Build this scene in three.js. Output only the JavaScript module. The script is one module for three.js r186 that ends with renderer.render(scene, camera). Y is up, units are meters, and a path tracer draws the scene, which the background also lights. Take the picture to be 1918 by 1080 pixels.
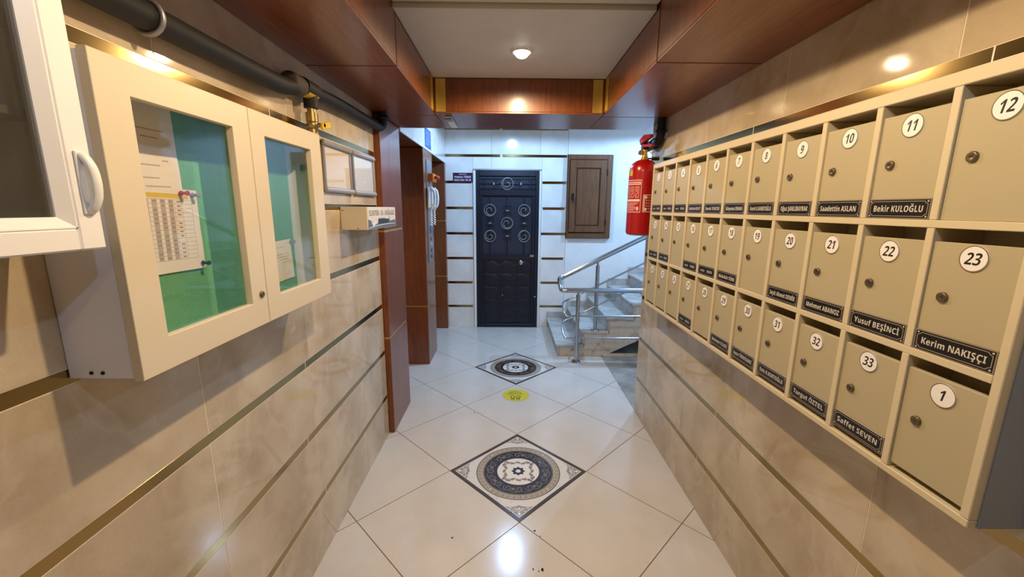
import * as THREE from 'three';
import { mergeGeometries } from 'three/addons/utils/BufferGeometryUtils.js';
import { RoundedBoxGeometry } from 'three/addons/geometries/RoundedBoxGeometry.js';

// ------------------------------------------------------------------ camera, exposure
const scene = new THREE.Scene();
scene.background = new THREE.Color(0x000000);
const FOCAL = 766.29, PITCH = 0.1934, YAW = 0.00824, ROLL = 0.00745, EYE = 1.6047;
const camera = new THREE.PerspectiveCamera(2 * Math.atan(540 / FOCAL) * 180 / Math.PI, 1918 / 1080, 0.02, 60);
{
  const F = new THREE.Vector3(Math.sin(YAW) * Math.cos(PITCH), -Math.sin(PITCH), -Math.cos(YAW) * Math.cos(PITCH));
  const R0 = new THREE.Vector3(Math.cos(YAW), 0, Math.sin(YAW));
  const U0 = R0.clone().cross(F);
  const R = R0.clone().multiplyScalar(Math.cos(ROLL)).addScaledVector(U0, Math.sin(ROLL));
  const U = R.clone().cross(F);
  camera.position.set(0, EYE, 0);
  camera.quaternion.setFromRotationMatrix(new THREE.Matrix4().makeBasis(R, U, F.clone().negate()));
}
const renderer = new THREE.WebGLRenderer({ antialias: true });
renderer.toneMapping = THREE.LinearToneMapping;
renderer.toneMappingExposure = 1.0;
renderer.shadowMap.enabled = true;
renderer.shadowMap.type = THREE.PCFSoftShadowMap;

// lamps of the place: [x, y, z, colour, candela, glow, label]
const WARM = [1.0, 0.735, 0.43], COOL = [0.52, 0.72, 1.0], HALL = [0.37, 0.62, 1.0];
const LAMPS = [
  { p: [0.06, 2.388, -2.27], c: WARM, i: 5.5, label: 'small round warm ceiling downlight above the medallion floor, before the wooden cross beam' },
  { p: [0.06, 2.408, -0.90], c: WARM, i: 5.8, label: 'small round warm ceiling downlight between notice cabinet and mailboxes' },
  { p: [0.06, 2.408, 1.2], c: WARM, i: 1.0, label: 'small round warm ceiling downlight towards the building entrance' },
  { p: [0.28, 2.408, -0.06], c: COOL, i: 1.5, label: 'small round cool white ceiling downlight off centre, between the meter cabinet and the last mailboxes' },
  { p: [0.04, 2.618, -4.33], c: HALL, i: 9.3, label: 'small round cool white ceiling downlight in the stair hall before the black door' },
  { p: [1.95, 2.618, -4.45], c: HALL, i: 12.0, label: 'small round cool white ceiling downlight above the stair flight' },
];

// ------------------------------------------------------------------ helpers
let seed = 20240611;
const rnd = () => { seed = (seed * 1664525 + 1013904223) >>> 0; return seed / 4294967296; };
const rr = (a, b) => a + (b - a) * rnd();
const used = {};
const numbered = n => { const k = used[n] = (used[n] ?? -1) + 1; return k ? n + '_' + String(k).padStart(3, '0') : n; };
function note(o, label, category, group, kind) {
  if (label) o.userData.label = label;
  if (category) o.userData.category = category;
  if (group) o.userData.group = group;
  if (kind) o.userData.kind = kind;
  return o;
}
function shade(o) { o.castShadow = true; o.receiveShadow = true; return o; }
function thing(name, label, category, pos = [0, 0, 0], group, kind) {
  const g = new THREE.Group(); g.name = numbered(name); g.position.set(...pos); scene.add(g);
  return note(g, label, category, group, kind);
}
function part(parent, name, geo, m, pos = [0, 0, 0], label) {
  const o = shade(new THREE.Mesh(geo, m)); o.name = name; o.position.set(...pos); parent.add(o);
  if (label) o.userData.label = label;
  return o;
}
function single(name, label, category, geo, m, pos = [0, 0, 0], group, kind) {
  const o = shade(new THREE.Mesh(geo, m)); o.name = numbered(name); o.position.set(...pos); scene.add(o);
  return note(o, label, category, group, kind);
}
// box whose uv are metres, from the dominant axis of each face
function uvMetres(geo, ou = 0, ov = 0) {
  const g = geo.index ? geo.toNonIndexed() : geo;
  if (!g.attributes.normal) g.computeVertexNormals();
  const p = g.attributes.position, n = g.attributes.normal, uv = new Float32Array(p.count * 2);
  for (let t = 0; t < p.count; t += 3) {
    let ax = 0, ay = 0, az = 0;
    for (let k = 0; k < 3; k++) { ax += Math.abs(n.getX(t + k)); ay += Math.abs(n.getY(t + k)); az += Math.abs(n.getZ(t + k)); }
    for (let k = 0; k < 3; k++) {
      const i = t + k, x = p.getX(i), y = p.getY(i), z = p.getZ(i);
      let u, v;
      if (ax >= ay && ax >= az) { u = z; v = y; } else if (ay >= az) { u = x; v = z; } else { u = x; v = y; }
      uv[2 * i] = u + ou; uv[2 * i + 1] = v + ov;
    }
  }
  g.setAttribute('uv', new THREE.BufferAttribute(uv, 2));
  return g;
}
// chamfered box, flat faces
function cbox(w, h, d, c = 0.0015, ou = 0, ov = 0) {
  const X = w / 2, Y = h / 2, Z = d / 2; c = Math.min(c, X * 0.9, Y * 0.9, Z * 0.9);
  const tri = [];
  const V = (a) => new THREE.Vector3(...a);
  const quad = (a, b, cc, dd) => {
    const ctr = V(a).add(V(b)).add(V(cc)).add(V(dd));
    const nn = V(b).sub(V(a)).cross(V(cc).sub(V(a)));
    if (nn.dot(ctr) < 0) tri.push(...a, ...cc, ...b, ...a, ...dd, ...cc); else tri.push(...a, ...b, ...cc, ...a, ...cc, ...dd);
  };
  for (const s of [-1, 1]) {
    quad([s * X, -Y + c, -Z + c], [s * X, Y - c, -Z + c], [s * X, Y - c, Z - c], [s * X, -Y + c, Z - c]);
    quad([-X + c, s * Y, -Z + c], [X - c, s * Y, -Z + c], [X - c, s * Y, Z - c], [-X + c, s * Y, Z - c]);
    quad([-X + c, -Y + c, s * Z], [X - c, -Y + c, s * Z], [X - c, Y - c, s * Z], [-X + c, Y - c, s * Z]);
  }
  for (const a of [-1, 1]) for (const b of [-1, 1]) {
    quad([a * X, b * (Y - c), -Z + c], [a * X, b * (Y - c), Z - c], [a * (X - c), b * Y, Z - c], [a * (X - c), b * Y, -Z + c]);
    quad([a * X, -Y + c, b * (Z - c)], [a * X, Y - c, b * (Z - c)], [a * (X - c), Y - c, b * Z], [a * (X - c), -Y + c, b * Z]);
    quad([-X + c, a * Y, b * (Z - c)], [X - c, a * Y, b * (Z - c)], [X - c, a * (Y - c), b * Z], [-X + c, a * (Y - c), b * Z]);
  }
  for (const a of [-1, 1]) for (const b of [-1, 1]) for (const e of [-1, 1]) {
    const p1 = [a * X, b * (Y - c), e * (Z - c)], p2 = [a * (X - c), b * Y, e * (Z - c)], p3 = [a * (X - c), b * (Y - c), e * Z];
    if (a * b * e > 0) tri.push(...p1, ...p2, ...p3); else tri.push(...p1, ...p3, ...p2);
  }
  const g = new THREE.BufferGeometry();
  g.setAttribute('position', new THREE.Float32BufferAttribute(tri, 3));
  g.computeVertexNormals();
  return uvMetres(g, ou, ov);
}
// box given by its bounds
function bb(x0, x1, y0, y1, z0, z1, c = 0.0015, ou = 0, ov = 0) {
  return cbox(x1 - x0, y1 - y0, z1 - z0, c, ou, ov).translate((x0 + x1) / 2, (y0 + y1) / 2, (z0 + z1) / 2);
}
const join = list => mergeGeometries(list.map(g => { const q = g.index ? g.toNonIndexed() : g.clone(); for (const k of Object.keys(q.attributes)) if (!['position', 'normal', 'uv'].includes(k)) q.deleteAttribute(k); return q; }));
function rod(a, b, r, seg = 16) {
  const A = new THREE.Vector3(...a), B = new THREE.Vector3(...b), d = B.clone().sub(A);
  const g = new THREE.CylinderGeometry(r, r, d.length(), seg);
  g.applyQuaternion(new THREE.Quaternion().setFromUnitVectors(new THREE.Vector3(0, 1, 0), d.normalize()));
  return g.translate((a[0] + b[0]) / 2, (a[1] + b[1]) / 2, (a[2] + b[2]) / 2);
}
function tube(pts, r, seg = 40, rad = 12, tension = 0.5) {
  return new THREE.TubeGeometry(new THREE.CatmullRomCurve3(pts.map(p => new THREE.Vector3(...p)), false, 'catmullrom', tension), seg, r, rad, false);
}
// polygon in the (a, b) plane extruded; axis: 'x' -> (z, y) outline along x, 'y' -> (x, z) along y, 'z' -> (x, y) along z
function prism(poly, t, axis, bevel = 0) {
  const s = new THREE.Shape(poly.map(([a, b]) => new THREE.Vector2(a, b)));
  const g = new THREE.ExtrudeGeometry(s, { depth: t, bevelEnabled: bevel > 0, bevelThickness: bevel, bevelSize: bevel, bevelSegments: 1, curveSegments: 8 });
  if (axis === 'y') g.rotateX(Math.PI / 2);            // (x, y) -> (x, z), extrudes to -y
  if (axis === 'x') g.rotateY(-Math.PI / 2);           // x -> z, extrudes to -x
  return uvMetres(g);
}

// ------------------------------------------------------------------ textures
function makeNoise(n, s) {
  const g = new Float32Array(n * n); let q = s >>> 0;
  for (let i = 0; i < n * n; i++) { q = (q * 1664525 + 1013904223) >>> 0; g[i] = q / 4294967296; }
  // lattice noise that repeats every px by py cells
  return (x, y, px, py) => {
    const xi = Math.floor(x), yi = Math.floor(y), fx = x - xi, fy = y - yi;
    const u = fx * fx * fx * (fx * (fx * 6 - 15) + 10), v = fy * fy * fy * (fy * (fy * 6 - 15) + 10);
    const w = (k, p) => (((k % p) + p) % p) % n;
    const x0 = w(xi, px), x1 = w(xi + 1, px), y0 = w(yi, py) * n, y1 = w(yi + 1, py) * n;
    const a = g[y0 + x0], b = g[y0 + x1], c = g[y1 + x0], d = g[y1 + x1];
    return a + (b - a) * u + (c - a) * v + (a - b - c + d) * u * v;
  };
}
const N = makeNoise(256, 77), N2 = makeNoise(256, 991);
// fx, fy: whole cells across the texture, so every texture is seamless
const fbm = (u, v, fx, fy, f = N, o = 4, du = 0, dv = 0) => { let s = 0, a = 0.5, t = 0; for (let k = 0; k < o; k++) { s += a * f(u * fx + du * (k + 1), v * fy + dv * (k + 1), fx, fy); t += a; a *= 0.5; fx *= 2; fy *= 2; } return s / t; };
const fine = (u, v, f, n = N) => n(u * f, v * f, f, f);
function dataTex(size, fn, metres, srgb = true) {
  const d = new Uint8Array(size * size * 4);
  for (let j = 0; j < size; j++) for (let i = 0; i < size; i++) {
    const c = fn(i / size, j / size), o = (j * size + i) * 4;
    d[o] = Math.max(0, Math.min(255, c[0])); d[o + 1] = Math.max(0, Math.min(255, c[1])); d[o + 2] = Math.max(0, Math.min(255, c[2])); d[o + 3] = 255;
  }
  const t = new THREE.DataTexture(d, size, size, THREE.RGBAFormat);
  t.wrapS = t.wrapT = THREE.RepeatWrapping; t.magFilter = THREE.LinearFilter; t.minFilter = THREE.LinearMipmapLinearFilter; t.generateMipmaps = true;
  if (srgb) t.colorSpace = THREE.SRGBColorSpace;
  t.repeat.set(1 / metres, 1 / metres); t.needsUpdate = true;
  return t;
}
const mix = (a, b, t) => a.map((v, i) => v + (b[i] - v) * t);
const cl = x => Math.min(1, Math.max(0, x));
const marbleTex = dataTex(1024, (u, v) => {
  const wu = u + 0.10 * (fbm(u, v, 5, 5, N2, 3, 0.3, 0.7) - 0.5), wv = v + 0.10 * (fbm(u, v, 5, 5, N, 3, 0.6, 0.2) - 0.5);
  const w = fbm(wu, wv, 7, 7, N, 6, 0.31, 0.17), q = fbm(wu, wv, 17, 17, N2, 5, 0.11, 0.43);
  const vein = Math.pow(1 - Math.abs(2 * fbm(wu, wv, 6, 6, N2, 5, 0.77, 0.53) - 1), 18);
  let c = mix([205, 190, 166], [179, 161, 135], cl((w - 0.32) * 2.2));
  c = mix(c, [164, 143, 115], cl((q - 0.52) * 1.6));
  c = mix(c, [219, 208, 190], vein * 0.3);
  const g = (fine(u, v, 512, N2) - 0.5) * 5; return c.map(x => x + g);
}, 1.9);
const paleTex = dataTex(512, (u, v) => {
  const w = fbm(u, v, 8, 8, N, 5, 0.4, 0.1), g = (fine(u, v, 256, N2) - 0.5) * 4;
  return mix([238, 235, 230], [222, 217, 209], cl((w - 0.3) * 1.9)).map(x => x + g);
}, 1.6);
const floorTex = dataTex(512, (u, v) => {
  const w = fbm(u, v, 8, 8, N2, 4), g = (fine(u, v, 256) - 0.5) * 4;
  return mix([214, 208, 200], [202, 195, 185], w).map(x => x + g);
}, 1.2);
function woodTex(light, dark, streak) {
  return dataTex(768, (u, v) => {
    const a = fbm(u, v, 60, 4, N, 4), b = fbm(u, v, 180, 8, N2, 2), c = fbm(u, v, 8, 2, N2, 3);
    const p = Math.pow(N(u * 250, v * 24, 250, 24), 6);
    const t = cl((0.35 * a + 0.35 * b + 0.3 * c - 0.3) * 2.2);
    return mix(mix(light, dark, t), dark.map(x => x * 0.6), p * streak);
  }, 1.0);
}
const mahoganyTex = woodTex([134, 72, 31], [104, 52, 20], 0.5);
const shutterTex = woodTex([122, 76, 38], [94, 57, 27], 0.7);
const stoneTex = dataTex(512, (u, v) => {
  const w = fbm(u, v, 8, 8, N, 5), g = (fine(u, v, 256, N2) - 0.5) * 16;
  return mix([190, 188, 182], [150, 147, 141], cl((w - 0.3) * 2)).map(x => x + g);
}, 0.9);
const stainTex = dataTex(512, (u, v) => {
  const w = fbm(u, v, 8, 8, N2, 5), q = fbm(u, v, 16, 16, N, 4, 0.3, 0.6);
  return mix(mix([214, 204, 190], [196, 182, 164], w), [168, 140, 112], cl((q - 0.6) * 4));
}, 0.9);
const feltTex = dataTex(512, (u, v) => {
  const g = (fine(u, v, 256) - 0.5) * 18 + (fbm(u, v, 8, 8, N2, 3) - 0.5) * 14;
  return [96 + g, 166 + g, 122 + g];
}, 0.4);
const plasterTex = dataTex(512, (u, v) => { const g = (fbm(u, v, 16, 16, N, 4) - 0.5) * 10 + (fine(u, v, 256, N2) - 0.5) * 4; return [232 + g, 232 + g, 230 + g]; }, 1.5);
const embossTex = dataTex(512, (u, v) => {            // pressed steel pattern of the black door
  const a = Math.abs(Math.sin(u * Math.PI * 8)), b = Math.abs(Math.sin(v * Math.PI * 8));
  const r = Math.pow(a * b, 0.6) * 200 + (fine(u, v, 64) - 0.5) * 60; return [r, r, r];
}, 0.5, false);
function canvasTex(w, h, draw) {
  const c = document.createElement('canvas'); c.width = w; c.height = h;
  const g = c.getContext('2d'); draw(g, w, h);
  const t = new THREE.CanvasTexture(c); t.colorSpace = THREE.SRGBColorSpace; t.anisotropy = 8; t.magFilter = THREE.LinearFilter;
  return t;
}

// ------------------------------------------------------------------ materials
const S = (o) => new THREE.MeshStandardMaterial(o), P = (o) => new THREE.MeshPhysicalMaterial(o);
const M = {
  wallTile: P({ map: marbleTex, roughness: 0.055, specularIntensity: 0.9 }),
  wallTileB: P({ map: paleTex, roughness: 0.1, specularIntensity: 0.9 }),
  joint: S({ color: 0xeee3d0, roughness: 0.8 }),
  strip: S({ color: new THREE.Color(0.36, 0.26, 0.11), metalness: 1, roughness: 0.14 }),
  floorTile: P({ map: floorTex, roughness: 0.17, specularIntensity: 1 }),
  grout: S({ color: 0x6d645a, roughness: 0.9 }),
  greyFloor: S({ map: stoneTex, color: 0xe2e0dc, roughness: 0.25 }),
  mahogany: P({ map: mahoganyTex, roughness: 0.42, clearcoat: 0.55, clearcoatRoughness: 0.2 }),
  ceiling: S({ map: plasterTex, color: 0xe2ded8, roughness: 0.55 }),
  plaster: S({ map: plasterTex, roughness: 0.85 }),
  brass: S({ color: new THREE.Color(0.86, 0.62, 0.16), metalness: 0.85, roughness: 0.36 }),
  cream: S({ color: new THREE.Color(0.66, 0.555, 0.36), roughness: 0.45 }),
  creamDoor: S({ color: new THREE.Color(0.465, 0.392, 0.238), roughness: 0.5 }),
  creamBoard: S({ color: new THREE.Color(0.67, 0.58, 0.425), roughness: 0.42 }),
  carcassWhite: S({ color: 0xe4e4ea, roughness: 0.4 }),
  pvc: S({ color: 0xeeecea, roughness: 0.3 }),
  inside: S({ color: 0x5a554c, roughness: 0.8 }),
  glass: P({ color: 0xffffff, transmission: 1, thickness: 0, roughness: 0.03, ior: 1.5, specularIntensity: 0.6 }),
  reeded: P({ color: 0xdad8d2, transmission: 1, thickness: 0, roughness: 0.3, ior: 1.5 }),
  felt: S({ map: feltTex, roughness: 0.95 }),
  blackPipe: S({ color: 0x0b0a08, roughness: 0.65 }),
  wrap: S({ color: 0x4a4238, roughness: 0.75 }),
  yellow: S({ color: 0xd9b400, roughness: 0.5 }),
  valveBrass: S({ color: new THREE.Color(0.42, 0.30, 0.13), metalness: 0.9, roughness: 0.4 }),
  steel: S({ color: 0xb9bcc0, metalness: 1, roughness: 0.22 }),
  brushed: S({ color: 0xb4b4b4, metalness: 0.9, roughness: 0.42 }),
  lockMetal: S({ color: new THREE.Color(0.22, 0.17, 0.11), metalness: 0.9, roughness: 0.35 }),
  lockDark: S({ color: 0x120d08, roughness: 0.7 }),
  blackDoor: S({ color: 0x090e1e, roughness: 0.42 }),
  blackPlate: S({ color: 0x080c1a, roughness: 0.36, bumpMap: embossTex, bumpScale: 0.004 }),
  doorGlass: S({ color: 0x22293a, roughness: 0.38 }),
  scroll: S({ color: new THREE.Color(0.42, 0.40, 0.34), metalness: 0.75, roughness: 0.45 }),
  shutter: P({ map: shutterTex, roughness: 0.45 }),
  darkMetal: S({ color: 0x17130f, metalness: 0.5, roughness: 0.5 }),
  stone: S({ map: stoneTex, roughness: 0.35 }),
  stain: S({ map: stainTex, roughness: 0.7 }),
  red: P({ color: 0xa60509, roughness: 0.28, clearcoat: 0.6, clearcoatRoughness: 0.1 }),
  redPlastic: S({ color: 0xb01c1c, roughness: 0.4 }),
  orange: S({ color: 0xd9731c, roughness: 0.45 }),
  whitePlastic: S({ color: 0xe9e9e6, roughness: 0.35 }),
  greyPlastic: S({ color: 0x8d8b8e, roughness: 0.45 }),
  greyAlu: S({ color: 0x9a989c, metalness: 0.7, roughness: 0.4 }),
  paper: S({ color: 0xe6e2da, roughness: 0.9 }),
  backing: S({ color: 0xcfc6b6, roughness: 0.9 }),
  crumb: S({ color: 0x3b1f16, roughness: 0.95 }),
};

// ------------------------------------------------------------------ floor
const XL = -0.858, XR = 1.022, ZB = -5.45, ZREAR = 3.4;
{
  const floor = thing('floor', 'polished white diagonal floor tiles with two ornate medallions', 'floor', [0, 0, 0], null, 'structure');
  part(floor, 'grout_bed', bb(-1.45, 1.03, -0.08, -0.0025, ZB - 0.2, ZREAR + 0.1, 0.0005), M.grout, [0, 0, 0], 'grey grout lines');
  const al = 0.00615, s = 0.6, x0 = 0.0684, z0 = -2.7067;
  const A = [s * Math.cos(Math.PI / 4 + al), s * Math.sin(Math.PI / 4 + al)], B = [-s * Math.sin(Math.PI / 4 + al), s * Math.cos(Math.PI / 4 + al)];
  const at = (a, b) => [x0 + a * A[0] + b * B[0], z0 + a * A[1] + b * B[1]];
  const clipHalf = (poly, f) => {
    const o = [];
    for (let i = 0; i < poly.length; i++) {
      const p = poly[i], q = poly[(i + 1) % poly.length], fp = f(p), fq = f(q);
      if (fp >= 0) o.push(p);
      if (fp * fq < 0) { const t = fp / (fp - fq); o.push([p[0] + (q[0] - p[0]) * t, p[1] + (q[1] - p[1]) * t]); }
    }
    return o;
  };
  // printed medallion
  const medTex = canvasTex(1024, 1024, (g, W) => {
    const c = W / 2; g.fillStyle = '#4a3f37'; g.fillRect(0, 0, W, W);
    g.fillStyle = '#d9d5d0'; g.fillRect(34, 34, W - 68, W - 68);
    let q = 5; const r = () => { q = (q * 1103515245 + 12345) & 0x7fffffff; return q / 0x7fffffff; };
    for (let k = 0; k < 60; k++) { g.strokeStyle = 'rgba(150,146,146,0.25)'; g.lineWidth = 2 + r() * 10; g.beginPath(); let x = r() * W, y = r() * W; g.moveTo(x, y); for (let j = 0; j < 5; j++) { x += (r() - 0.5) * 120; y += (r() - 0.5) * 120; g.lineTo(x, y); } g.stroke(); }
    g.strokeStyle = '#4a3f37'; g.lineWidth = 34; g.strokeRect(17, 17, W - 34, W - 34);
    for (let k = 0; k < 4; k++) {                       // corner ornaments
      g.save(); g.translate(c, c); g.rotate(k * Math.PI / 2); g.translate(-c, -c); g.translate(44, 44);
      g.fillStyle = 'rgba(96,86,78,0.55)'; g.beginPath(); g.moveTo(0, 0); g.lineTo(190, 0); g.quadraticCurveTo(120, 40, 105, 105); g.quadraticCurveTo(40, 120, 0, 190); g.fill();
      g.strokeStyle = '#ddd8d2'; g.lineWidth = 7;
      for (const m of [0, 1]) { g.save(); if (m) { g.transform(0, 1, 1, 0, 0, 0); } g.beginPath(); g.arc(95, 28, 18, 0, 5.2); g.stroke(); g.beginPath(); g.arc(140, 18, 11, 0, 5); g.stroke(); g.beginPath(); g.moveTo(20, 14); g.quadraticCurveTo(60, 60, 100, 50); g.stroke(); g.restore(); }
      g.fillStyle = '#e6e2dc'; g.beginPath(); g.arc(24, 24, 14, 0, 7); g.fill(); g.beginPath(); g.arc(72, 72, 12, 0, 7); g.fill();
      g.restore();
    }
    g.fillStyle = '#83786a'; g.beginPath(); g.arc(c, c, 446, 0, 7); g.fill();
    g.strokeStyle = '#5d5348'; g.lineWidth = 6; g.beginPath(); g.arc(c, c, 440, 0, 7); g.stroke(); g.beginPath(); g.arc(c, c, 372, 0, 7); g.stroke();
    const n = 44, key = [[0, 0], [0, 1], [0.8, 1], [0.8, 0.3], [0.38, 0.3], [0.38, 0.62], [0.58, 0.62]];   // meander ring
    g.strokeStyle = '#bfb49f'; g.lineWidth = 8; g.lineJoin = 'miter';
    for (let k = 0; k < n; k++) {
      g.beginPath(); key.forEach(([a, b], i) => { const th = (k + a) / n * Math.PI * 2, R = 380 + b * 48; g[i ? 'lineTo' : 'moveTo'](c + R * Math.cos(th), c + R * Math.sin(th)); }); g.stroke();
      const t0 = k / n * Math.PI * 2, t1 = (k + 1) / n * Math.PI * 2; g.beginPath(); g.arc(c, c, 380, t0, t1); g.stroke();
    }
    for (let k = 0; k < 4; k++) { g.fillStyle = '#e0d6c4'; g.beginPath(); g.arc(c + 406 * Math.cos(k * Math.PI / 2), c + 406 * Math.sin(k * Math.PI / 2), 9, 0, 7); g.fill(); }
    g.fillStyle = '#2e2729'; g.beginPath(); g.arc(c, c, 362, 0, 7); g.fill();
    for (let k = 0; k < 16; k++) {                      // scrolls in the dark ring
      g.save(); g.translate(c, c); g.rotate(k * Math.PI / 8); g.translate(286, 0);
      g.strokeStyle = k % 2 ? '#6b6160' : '#756857'; g.lineWidth = 13;
      g.beginPath(); for (let j = 0; j <= 40; j++) { const th = j / 40 * 8.2, R = 8 + j * 0.95; g[j ? 'lineTo' : 'moveTo'](R * Math.cos(th), R * Math.sin(th)); } g.stroke();
      g.lineWidth = 9; g.beginPath(); g.moveTo(46, 10); g.quadraticCurveTo(58, 60, 20, 96); g.stroke();
      if (!(k % 2)) { g.fillStyle = '#8a7650'; g.beginPath(); g.ellipse(-2, 60, 22, 12, 0.6, 0, 7); g.fill(); }
      g.restore();
    }
    g.fillStyle = '#e4dfd8'; g.beginPath(); g.arc(c, c, 224, 0, 7); g.fill();
    g.save(); g.translate(c, c); g.rotate(Math.PI / 4);
    for (let sgn = 0; sgn < 4; sgn++) {                 // leaf garland square
      g.save(); g.rotate(sgn * Math.PI / 2);
      g.strokeStyle = '#7d746a'; g.fillStyle = '#857c71'; g.lineWidth = 9;
      g.beginPath(); for (let j = 0; j <= 30; j++) { const x = -128 + j * 8.5, y = -140 + 12 * Math.sin(j * 0.75); g[j ? 'lineTo' : 'moveTo'](x, y); } g.stroke();
      for (const [x, y, a, L] of [[-118, -152, 0.5, 34], [-62, -132, -0.4, 28], [0, -150, 0.3, 30], [58, -132, -0.5, 28], [112, -152, 0.4, 34]]) { g.beginPath(); g.ellipse(x, y, L, 15, a, 0, 7); g.fill(); }
      g.restore();
    }
    g.restore();
    g.fillStyle = '#2b2530'; g.beginPath();
    for (let k = 0; k < 16; k++) { const R = k % 2 ? 56 : 76, th = k * Math.PI / 8 + Math.PI / 4; g[k ? 'lineTo' : 'moveTo'](c + R * Math.cos(th), c + R * Math.sin(th)); } g.fill();
    g.fillStyle = '#e4dfd8'; g.beginPath(); g.arc(c, c, 27, 0, 7); g.fill();
  });
  const medMat = P({ map: medTex, roughness: 0.17, specularIntensity: 1 });
  const g0 = 0.0022;
  for (let a = -9; a <= 11; a++) for (let b = -9; b <= 11; b++) {
    const e = g0 / s;
    let poly = [at(a + e, b + e), at(a + 1 - e, b + e), at(a + 1 - e, b + 1 - e), at(a + e, b + 1 - e)];
    const med = (a === 0 && b === 0) || (a === -2 && b === -2);
    if (med) {
      const pos = [], uv = [], nrm = []; const c4 = [[0, 1], [1, 1], [1, 0], [0, 0]];
      for (const i of [0, 2, 1, 0, 3, 2]) { pos.push(poly[i][0], 0, poly[i][1]); uv.push(...c4[i]); nrm.push(0, 1, 0); }
      for (let i = 0; i < 4; i++) { const p = poly[i], q = poly[(i + 1) % 4]; const nx = q[1] - p[1], nz = -(q[0] - p[0]); const L = Math.hypot(nx, nz);
        for (const v of [[p, 0], [q, 0], [q, -0.006], [p, 0], [q, -0.006], [p, -0.006]]) { pos.push(v[0][0], v[1], v[0][1]); uv.push(0.01, 0.01); nrm.push(nx / L, 0, nz / L); } }
      const g = new THREE.BufferGeometry(); g.setAttribute('position', new THREE.Float32BufferAttribute(pos, 3)); g.setAttribute('normal', new THREE.Float32BufferAttribute(nrm, 3)); g.setAttribute('uv', new THREE.Float32BufferAttribute(uv, 2));
      part(floor, 'medallion_tile', g, medMat, [0, 0, 0], 'square medallion tile with dark ring, meander band and star');
      continue;
    }
    for (const f of [p => p[0] + 1.40, p => 1.028 - p[0], p => p[1] - ZB + 0.1, p => ZREAR - p[1]]) { if (poly.length) poly = clipHalf(poly, f); }
    if (poly.length < 3) continue;
    let area = 0; for (let i = 0; i < poly.length; i++) { const p = poly[i], q = poly[(i + 1) % poly.length]; area += p[0] * q[1] - q[0] * p[1]; }
    if (Math.abs(area) < 0.002) continue;
    part(floor, 'floor_tile', prism(poly, 0.006, 'y', 0), M.floorTile);
  }
  // the darker landing beside the stairs
  const land = part(floor, 'landing_slab', bb(1.031, 2.7, -0.08, -0.002, -4.36, -3.0, 0.001), M.greyFloor, [0, 0, 0], 'grey stone landing beside the stairs');
  part(land, 'kerb', bb(1.05, 2.7, -0.002, 0.03, -4.33, -4.30, 0.002), M.stain);
  part(floor, 'stair_base_slab', bb(1.031, 2.7, -0.08, -0.004, ZB - 0.2, -4.362, 0.001), M.greyFloor);
}

// ------------------------------------------------------------------ tiled walls
const STRIP0 = 0.290, COURSE = 0.3285, SW = 0.033;
const courses = (top) => { const o = []; let y = 0; for (let k = 0; k < 9; k++) { const s = STRIP0 + COURSE * k; o.push([y, Math.min(s - SW / 2, top)]); y = s + SW / 2; if (y > top) break; } return o; };
const tileVar = {};
function tileGeo(axis, w, h, v) {
  const key = axis + w.toFixed(3) + h.toFixed(3) + v;
  if (!tileVar[key]) tileVar[key] = axis === 'x' ? cbox(0.01, h, w, 0.0005, v * 0.37, v * 0.53) : cbox(w, h, 0.01, 0.0005, v * 0.41, v * 0.29);
  return tileVar[key];
}
// side wall: face at x, n = +1 looks to +x
function tiledSideWall(parent, x, n, z0, z1, joints, top) {
  const zs = [z0, ...joints.filter(j => j > z0 + 0.03 && j < z1 - 0.03).sort((a, b) => a - b), z1];
  for (const [ya, yb] of courses(top)) {
    for (let i = 0; i + 1 < zs.length; i++) {
      const w = zs[i + 1] - zs[i] - 0.003, h = yb - ya - 0.0008;
      part(parent, 'wall_tile', tileGeo('x', w, h, Math.floor(rnd() * 5)), M.wallTile, [x - n * 0.005 + n * rr(-0.0006, 0), (ya + yb) / 2, (zs[i] + zs[i + 1]) / 2]);
    }
    if (yb < top - 0.04) {
      let z = z0 + 0.002;
      while (z < z1 - 0.01) { const L = Math.min(rr(0.85, 1.25), z1 - z); part(parent, 'mirror_strip', cbox(0.004, SW - 0.002, L - 0.003, 0.0006), M.strip, [x - n * 0.0029, yb + SW / 2, z + L / 2]); z += L; }
    }
  }
}
{
  const w = thing('wall_left', 'beige polished tile wall with bronze mirror strips behind the notice cabinet', 'wall', [0, 0, 0], null, 'structure');
  part(w, 'wall_core', bb(XL - 0.16, XL - 0.0012, 0, 2.62, -2.715, ZREAR, 0.001), M.joint);
  tiledSideWall(w, XL, 1, -2.715, ZREAR, [-2.28, -1.68, -1.08, -0.48, 0.12, 0.72, 1.32, 1.92, 2.52], 2.62);
  const r = thing('wall_right', 'beige polished tile wall with bronze mirror strips behind the mailboxes', 'wall', [0, 0, 0], null, 'structure');
  part(r, 'wall_core', bb(XR + 0.0012, XR + 0.16, 0, 2.62, -3.05, ZREAR, 0.001), M.joint);
  tiledSideWall(r, XR, -1, -3.055, ZREAR, [-2.84, -2.23, -1.62, -1.01, -0.40, 0.21, 0.82, 1.43, 2.04, 2.65], 2.62);
  part(r, 'wall_end_panel', bb(XR, XR + 0.16, 0, 2.62, -3.066, -3.056, 0.0015), M.wallTile);
}
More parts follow.
